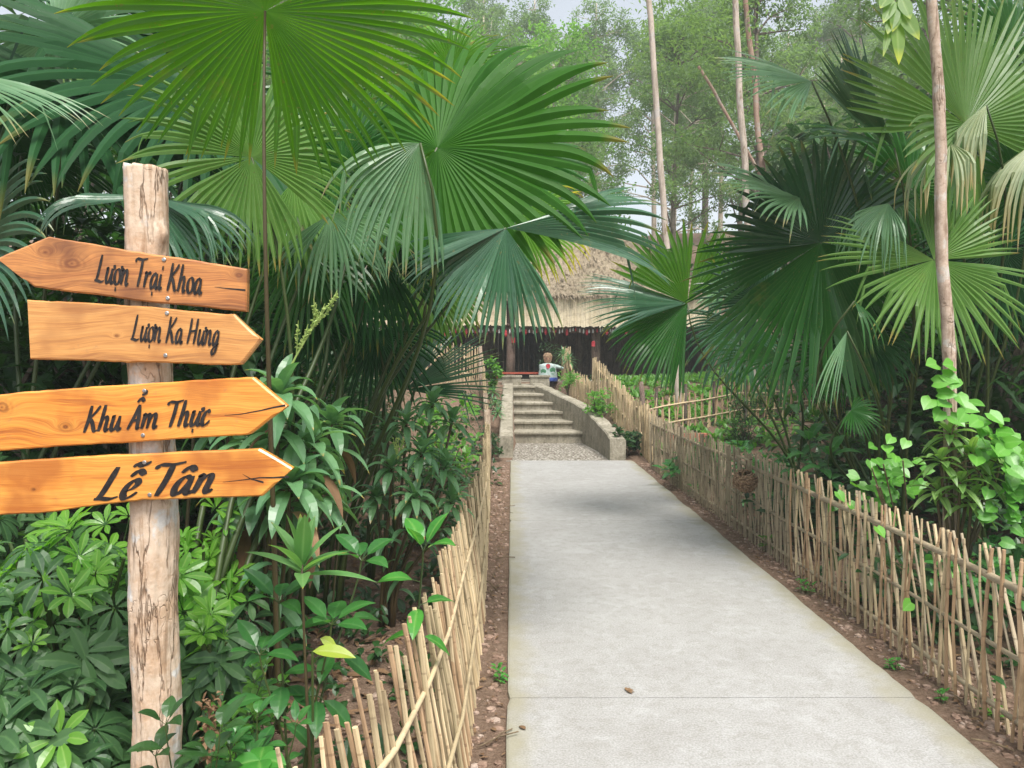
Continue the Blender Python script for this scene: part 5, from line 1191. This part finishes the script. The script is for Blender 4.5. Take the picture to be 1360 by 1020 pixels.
for k in range(75): hl(rnd.gauss(1172, 24), rnd.gauss(640, 24), 4.6 + rnd.uniform(-.2, .2), .085, rnd.uniform(0, .9))
for k in range(6): p = P(rnd.gauss(1172, 20), rnd.gauss(640, 20), 4.05); stm.tube([V((2.55, 4.7, -.05)), p], .004, 5)
for (x, y, D) in ((1185, 580, 4.05), (1178, 592, 4.05), (1205, 585, 4.05), (1190, 605, 4.05), (1210, 800, 3.0), (1165, 700, 3.9), (1250, 760, 3.1)): hl(x, y, D if D > 3.8 else D + .6, .08, .8)
lf.build('heart_leaves', M['heart'], v2, origin=(2.55, 4.7, .5)); stm.build('stem', M['vine'], v2, origin=(2.55, 4.7, 0))

# ------------------------------------------------------------------ dark understorey filling the depth behind the palms
def under_mesh(seed, H=2.6, R=1.3, n=1500, L=.22, W=.09):
    rnd = random.Random(seed); lf, stm = MB(), MB()
    cl = [V((rnd.gauss(0, .45) * R, rnd.gauss(0, .45) * R, rnd.uniform(.12, 1) * H)) for _ in range(34)]
    for k in range(n):
        c_ = rnd.choice(cl); p = c_ + V((rnd.gauss(0, .2), rnd.gauss(0, .2), rnd.gauss(0, .16))); p.z = max(.05, p.z)
        blade(lf, p, rdir(rnd, -35, 30), V((0, 0, 1)), L * rnd.uniform(.5, 1.3), W * rnd.uniform(.6, 1.2), .9, 'lance', 3, rnd.random())
    for c_ in cl[:14]: stm.tube([V((rnd.uniform(-.15, .15), rnd.uniform(-.15, .15), -.1)), c_ * .5 + V((0, 0, .15)), c_], [.03, .02, .008], 5, rnd.random())
    return lf, stm
ums = []
LAB = 'tall dark leafy thicket shrub in the shade behind the fan palms'; GRP = 'thicket shrubs behind the palms'
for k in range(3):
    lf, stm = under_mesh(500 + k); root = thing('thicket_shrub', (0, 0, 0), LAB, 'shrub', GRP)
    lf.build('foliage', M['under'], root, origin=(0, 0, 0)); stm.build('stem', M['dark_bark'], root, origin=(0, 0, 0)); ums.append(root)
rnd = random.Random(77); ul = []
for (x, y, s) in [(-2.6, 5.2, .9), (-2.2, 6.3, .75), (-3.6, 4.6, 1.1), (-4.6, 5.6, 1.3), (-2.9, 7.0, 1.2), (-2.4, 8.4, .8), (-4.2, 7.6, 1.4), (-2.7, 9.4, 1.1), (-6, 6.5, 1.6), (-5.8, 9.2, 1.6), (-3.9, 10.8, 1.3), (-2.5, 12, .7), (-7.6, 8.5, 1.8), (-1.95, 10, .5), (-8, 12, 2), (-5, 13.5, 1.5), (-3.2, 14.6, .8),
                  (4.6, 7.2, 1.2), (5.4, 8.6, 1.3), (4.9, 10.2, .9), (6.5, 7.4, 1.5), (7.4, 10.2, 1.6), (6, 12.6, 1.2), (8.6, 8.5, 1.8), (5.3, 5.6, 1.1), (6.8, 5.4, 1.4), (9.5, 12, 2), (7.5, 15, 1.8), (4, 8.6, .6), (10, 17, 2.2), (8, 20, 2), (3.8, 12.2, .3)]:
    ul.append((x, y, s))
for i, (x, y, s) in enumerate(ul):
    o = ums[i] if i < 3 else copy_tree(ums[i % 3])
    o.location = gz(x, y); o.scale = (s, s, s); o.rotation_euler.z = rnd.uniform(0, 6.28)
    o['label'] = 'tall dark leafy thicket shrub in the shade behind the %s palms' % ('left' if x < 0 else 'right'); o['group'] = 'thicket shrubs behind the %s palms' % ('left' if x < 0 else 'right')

# ------------------------------------------------------------------ slender trees and the hazy forest
def tree_mesh(seed, H=15, cr=3.4, n=6500, L=.17, W=.06, lean=.5, z0=.3):
    rnd = random.Random(seed); tk, lf, br = MB(), MB(), MB()
    top = V((rnd.uniform(-lean, lean), rnd.uniform(-lean, lean), H)); tp = bez(V((0, 0, -.4)), V((rnd.uniform(-.3, .3), 0, H * .35)), top * .7 + V((rnd.uniform(-.4, .4), 0, 0)), top, 14)
    tk.tube(tp, [lerp(.16, .035, i / 14) for i in range(15)], 8, .5)
    cl = []
    for k in range(30):
        f = lerp(z0, 1, rnd.random() ** .8); c_ = tp[min(14, int(f * 14))]; a = rnd.uniform(0, 6.28); rr = cr * rnd.uniform(.3, 1) * (1.15 - .65 * (f - z0) / (1 - z0))
        q = c_ + V((math.cos(a) * rr, math.sin(a) * rr, rr * rnd.uniform(.1, .7))); cl.append((q, rnd.uniform(.55, 1.15)))
        mid = c_.lerp(q, .5) + V((rnd.uniform(-.2, .2), rnd.uniform(-.2, .2), rnd.uniform(0, .3)))
        br.tube([c_, mid, q], [.05, .032, .012], 5, rnd.random())
        for t in range(2):
            q2 = mid + rdir(rnd, -10, 60) * rnd.uniform(.7, 1.5); cl.append((q2, rnd.uniform(.35, .75))); br.tube([mid, q2], [.022, .008], 4, .5)
    tot = sum(s * s for _, s in cl)
    for q, s in cl:
        tone = rnd.random() * .55
        for k in range(int(n * s * s / tot)):
            d = rdir(rnd, -90, 90) * (s * rnd.random() ** .45); d.z *= .6; p = q + d; e = rdir(rnd, -70, 30); b = len(lf.v); s_ = e.cross(rdir(rnd, -90, 90)).normalized() * W * .62 * rnd.uniform(.7, 1.3); l_ = L * rnd.uniform(.6, 1.3); t = tone + rnd.random() * .45
            lf.v += [p, p + e * l_ * .45 + s_, p + e * l_, p + e * l_ * .45 - s_]; lf.c += [(t, 0, .5), (t, .5, 0), (t, 1, .5), (t, .5, 1)]; lf.f.append((b, b+1, b+2, b+3))
    return tk, lf, br
FL = 'tall grey green woodland tree standing in haze behind the hut'; FG = 'woodland trees behind the hut'
ft = []
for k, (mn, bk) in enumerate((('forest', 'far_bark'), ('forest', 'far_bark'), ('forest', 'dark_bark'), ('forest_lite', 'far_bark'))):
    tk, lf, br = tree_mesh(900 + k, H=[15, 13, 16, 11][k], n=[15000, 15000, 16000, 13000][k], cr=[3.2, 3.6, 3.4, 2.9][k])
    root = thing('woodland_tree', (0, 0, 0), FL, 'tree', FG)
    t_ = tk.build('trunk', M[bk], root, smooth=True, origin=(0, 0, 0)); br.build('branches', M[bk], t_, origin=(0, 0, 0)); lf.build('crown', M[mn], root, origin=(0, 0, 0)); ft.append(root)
rnd = random.Random(123); fi = 0
def place_tree(x, y, s, kind=None, label=None, group=None):
    global fi
    if fi < 4: o = ft[fi]
    else: o = copy_tree(ft[kind if kind is not None else rnd.randint(0, 2)])
    fi += 1
    o.location = (x, y, ground(x, y)); o.scale = (s, s, s * rnd.uniform(.9, 1.1)); o.rotation_euler.z = rnd.uniform(0, 6.28)
    if label: o['label'] = label
    elif x / y < -.02: o['label'] = 'tall grey green woodland tree in haze above and behind the left palms'; o['group'] = 'woodland trees behind the left palms'
    elif x / y > .3: o['label'] = 'tall grey green woodland tree in haze above and behind the right palms'; o['group'] = 'woodland trees behind the right palms'
    else: o['label'] = 'tall grey green woodland tree in haze directly behind the hut roof'; o['group'] = 'woodland trees behind the hut roof'
    if group: o['group'] = group
    return o
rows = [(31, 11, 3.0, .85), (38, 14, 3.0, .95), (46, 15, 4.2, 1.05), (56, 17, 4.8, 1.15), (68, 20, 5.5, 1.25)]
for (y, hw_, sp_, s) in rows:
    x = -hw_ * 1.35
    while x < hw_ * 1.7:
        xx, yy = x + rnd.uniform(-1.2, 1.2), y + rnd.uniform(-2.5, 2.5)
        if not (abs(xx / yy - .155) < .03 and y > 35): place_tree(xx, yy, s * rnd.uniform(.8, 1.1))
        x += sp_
LL2 = 'bright yellow green woodland tree glimpsed between the left palms and the sky'; LG = 'yellow green trees left of the sky gap'
for (x, y, s) in ((-2.9, 29.5, 1.3), (-.6, 31, 1.25), (2.4, 34, 1.2), (-5.8, 29.5, 1.3), (-9, 27, 1.3), (.9, 37, 1.3), (-4.2, 34, 1.4)): place_tree(x, y, s, 3, LL2, LG)
for (x, y, s, lab) in ((-7, 15, .75, 'dark tree standing behind the signpost beyond the left palms'), (-4.6, 18, .7, 'dark tree beyond the left palms beside the hut'), (9.5, 16, .75, 'dark tree beyond the right hand palms'), (12, 22, .85, 'dark tree at the right edge beyond the bamboo fence'), (7.5, 23, .8, 'dark tree standing right of the hut roof')):
    o = place_tree(x, y, s, 2, lab); del o['group']
def slim(px0, py0, px1, py1, D, r, bk, lab, seed, mids=(), H=None):
    rnd = random.Random(seed); a = P(px1, py1, D); b = P(px0, py0, D); d = (b - a).normalized()
    bot = a.copy(); z = ground(a.x, D); bot = a - d * ((a.z - z + .3) / max(.3, d.z)); top = b + d * ((11 if H is None else H) - b.z)
    loc = (bot.x, bot.y, z); root = thing('slender_tree', loc, lab, 'tree'); mb = MB(); n = 26
    mb.tube([bot.lerp(top, i / n) + V((.03 * noise.noise(V((i * .4, seed, 0))) , 0, 0)) * D * .12 for i in range(n + 1)], [lerp(r * 1.1, r * .75, i / n) * (1 + .08 * noise.noise(V((i * 1.3, seed, 5)))) for i in range(n + 1)], 10, .5)
    mb.build('trunk', M[bk], root, smooth=True, origin=loc)
    lf = MB()
    for k in range(1500):
        q = top + V((rnd.gauss(0, .9), rnd.gauss(0, .9), rnd.uniform(-.3, 2.6))); blade(lf, q, rdir(rnd, -60, 30), V((0, 0, 1)), .2, .06, .6, 'lance', 2, rnd.random())
    lf.build('crown', M['forest'], root, origin=top)
slim(862, 0, 884, 310, 22.5 - 8, .062, 'far_bark', 'very slim pale straight tree trunk rising left of centre in front of the woodland', 1, H=12)
slim(976, 0, 988, 210, 15, .068, 'far_bark', 'slim pale brown tree trunk rising above the right hand palms', 2, H=12)
slim(930, 90, 1000, 215, 20, .05, 'red_bark', 'reddish tree trunk leaning to the left behind the slim pale brown trunk', 3, H=9.2)
slim(996, 60, 1012, 215, 20, .075, 'red_bark', 'reddish forked tree trunk just right of the slim pale brown trunk', 4, H=16)

# ------------------------------------------------------------------ litter, rubble, weeds
rnd = random.Random(200)
mb = MB()
for k in range(5200):
    z_ = rnd.random()
    if z_ < .6: x = rnd.uniform(1.86, 2.3); y = rnd.uniform(1.8, 11)
    elif z_ < .8: x = rnd.uniform(-.28, -.05); y = rnd.uniform(1.4, 11)
    else: x = rnd.uniform(-1.6, -.3); y = rnd.uniform(1.6, 5)
    if abs(x - 2.0) < .0: continue
    stone(mb, V((x, y, ground(x, y) + .002)), abs(rnd.gauss(0, .011)) + .004 if rnd.random() < .985 else rnd.uniform(.018, .028), rnd, rnd.random())
tag(mb.build('rubble', M['stone']), 'small broken stones and clods scattered on the soil beside the path', 'rubble', kind='stuff')
mb = MB()
for k in range(3600):
    z_ = rnd.random()
    if z_ < .5: x = rnd.uniform(-2.2, -.3); y = rnd.uniform(1.6, 7)
    elif z_ < .75: x = rnd.uniform(1.95, 3.6); y = rnd.uniform(2.5, 9)
    elif z_ < .9: x = rnd.uniform(1.86, 2.2); y = rnd.uniform(2, 10)
    else: x = rnd.uniform(-.25, -.04); y = rnd.uniform(1.5, 10)
    a = rnd.uniform(0, 6.28); L_ = rnd.uniform(.03, .11) if x < -.3 or x > 2.2 else rnd.uniform(.015, .045)
    blade(mb, V((x, y, ground(x, y) + .012)), V((math.cos(a), math.sin(a), rnd.uniform(-.05, .3))), V((rnd.uniform(-.4, .4), rnd.uniform(-.4, .4), 1)), L_, L_ * rnd.uniform(.15, .45), rnd.uniform(0, 1.2), 'lance', 4, rnd.random())
tag(mb.build('leaf_litter', M['litter']), 'dry brown leaves and scraps lying on the soil under the plants', 'leaf litter', kind='stuff')
mb = MB()
for k in range(130):
    x = rnd.choice((rnd.uniform(-1.8, -.3), rnd.uniform(2.05, 3.2), rnd.uniform(1.88, 2.1), rnd.uniform(-.2, -.06))); y = rnd.uniform(1.6, 9); a = rnd.uniform(0, 6.28); l_ = rnd.uniform(.05, .35) * (1 if abs(x - .9) > 1.3 else .5)
    p = V((x, y, ground(x, y) + .012)); q = p + V((math.cos(a) * l_, math.sin(a) * l_, rnd.uniform(0, .04))); mb.tube([p, p.lerp(q, .5) + V((0, 0, .01)), q], rnd.uniform(.0015, .005), 5, rnd.random())
tag(mb.build('fallen_twigs', M['vine']), 'thin fallen twigs lying among the leaf litter', 'twigs', kind='stuff')
mb = MB()
for k in range(520):
    z_ = rnd.random()
    if z_ < .28: x = rnd.uniform(-2.4, -.35); y = rnd.uniform(2.0, 7)
    elif z_ < .7: x = rnd.uniform(2.1, 4.5); y = rnd.uniform(2.6, 12)
    elif z_ < .86: x = rnd.gauss(1.5, .2); y = rnd.uniform(11.8, 17)
    else: x = rnd.gauss(-.6, .2); y = rnd.uniform(8, 16)
    if y > 11.4 and x < wallx(y) + .28 and x > -.1: continue
    p = V((x, y, ground(x, y))); s_ = rnd.uniform(.6, 1.5)
    for q in range(rnd.randint(6, 14)):
        d = rdir(rnd, 5, 70); c_ = p + V((rnd.gauss(0, .05), rnd.gauss(0, .05), rnd.uniform(0, .12))) * s_; blade(mb, c_, d, V((0, -.2, 1)), .07 * s_, .035 * s_, .9, rnd.choice(('lance', 'heart')), 4, rnd.random())
tag(mb.build('ground_cover', M['under']), 'low dark green ground cover between the shrubs', 'ground cover', kind='stuff')
mb = MB()
for k in range(420):
    x = rnd.uniform(2.3, 5.5); y = rnd.uniform(12, 19); p = V((x, y, ground(x, y)))
    for q in range(8): d = rdir(rnd, 20, 80); blade(mb, p + V((rnd.gauss(0, .08), rnd.gauss(0, .08), 0)), d, V((0, -.2, 1)), .17, .07, 1, 'lance', 4, rnd.random())
tag(mb.build('vegetable_patch', M['under_lite']), 'bright green low crop growing in the plot behind the right palms', 'crop', kind='stuff')
bk = thing('brick_pile', (3.0, 12.0, .3), 'small heap of red bricks by the vegetable plot fence', 'bricks')
for k in range(9):
    mb = MB(); x = 2.5 + (k % 3) * .22; z = ground(2.6, 12) + .03 + (k // 3) * .075; mb.box(x, x + .2, 12.0 + (k // 3) * .03, 12.1 + (k // 3) * .03, z, z + .07); mb.build('brick', M['redearth'], bk, origin=(x, 12, z))
# little weeds at the path edge
for k, (px, py, D, s, lab) in enumerate(((923, 657, 8.3, .11, 'small green weed at the path edge near the far end of the right fence'), (1015, 735, 5.9, .10, 'small green weed on the soil strip below the husk ball'), (1070, 790, 4.85, .07, 'tiny weed with pale leaves at the foot of the right fence'), (1140, 803, 4.65, .08, 'small weed at the foot of the right fence halfway along the visible strip'),
                                         (1188, 890, 3.65, .05, 'small weed hugging the concrete edge in the right foreground'), (1318, 958, 3.15, .06, 'tiny weed at the lower right corner by the fence foot'), (668, 905, 3.5, .06, 'tiny weed on the soil strip between the left fence and the path'), (885, 633, 9.5, .12, 'small leafy weed at the corner where the right fence begins'), (1250, 940, 3.3, .04, 'tiny creeping weed on the right soil strip near the bottom of the view'))):
    q = P(px, py, D); loc = (q.x, q.y, ground(q.x, q.y)); rr = random.Random(k + 400)
    tops = [tuple(V(loc) + V((rr.uniform(-s, s) * .6, rr.uniform(-s, s) * .6, s * rr.uniform(.5, 1.1)))) for _ in range(4)]
    stemplant('small_weed', loc, lab, tops, 'glossy' if k % 2 == 0 else 'under_lite', 420 + k, L=s * .6, W=s * .3, nl=6, sr=.0015, cat='weed')
for k, (px, py, D, L_, a, lab) in enumerate(((832, 932, 3.36, .05, .3, 'dry brown leaf on the joint across the concrete path'), (698, 990, 3.0, .045, 2.2, 'small curled red brown leaf on the left side of the path near the bottom'))):
    q = P(px, py, D); mb = MB()
    for j in range(5 if k == 0 else 1):
        an = a + (j - 2) * .6 if k == 0 else a; blade(mb, V((q.x, q.y, .006)), V((math.cos(an), math.sin(an), .1)), V((0, 0, 1)), L_ * (1 if k else .75), L_ * (.5 if k else .3), .4, 'lance', 5, .5 + .1 * j)
    tag(mb.build('dry_leaf', M['litter'], origin=(q.x, q.y, .006)), lab, 'dry leaf')

# ------------------------------------------------------------------ haze
hz = MB(); hz.box(-45, 45, -4, 95, -1.5, 45)
m, nt, N, L = mat('haze_air')
pv = nd(nt, 'ShaderNodeVolumePrincipled'); pv.inputs['Color'].default_value = (.94, 1, .98, 1); pv.inputs['Density'].default_value = .0026; pv.inputs['Anisotropy'].default_value = 0
L.new(pv.outputs[0], nd(nt, 'ShaderNodeOutputMaterial').inputs['Volume'])
tag(hz.build('haze', m), kind='stuff')
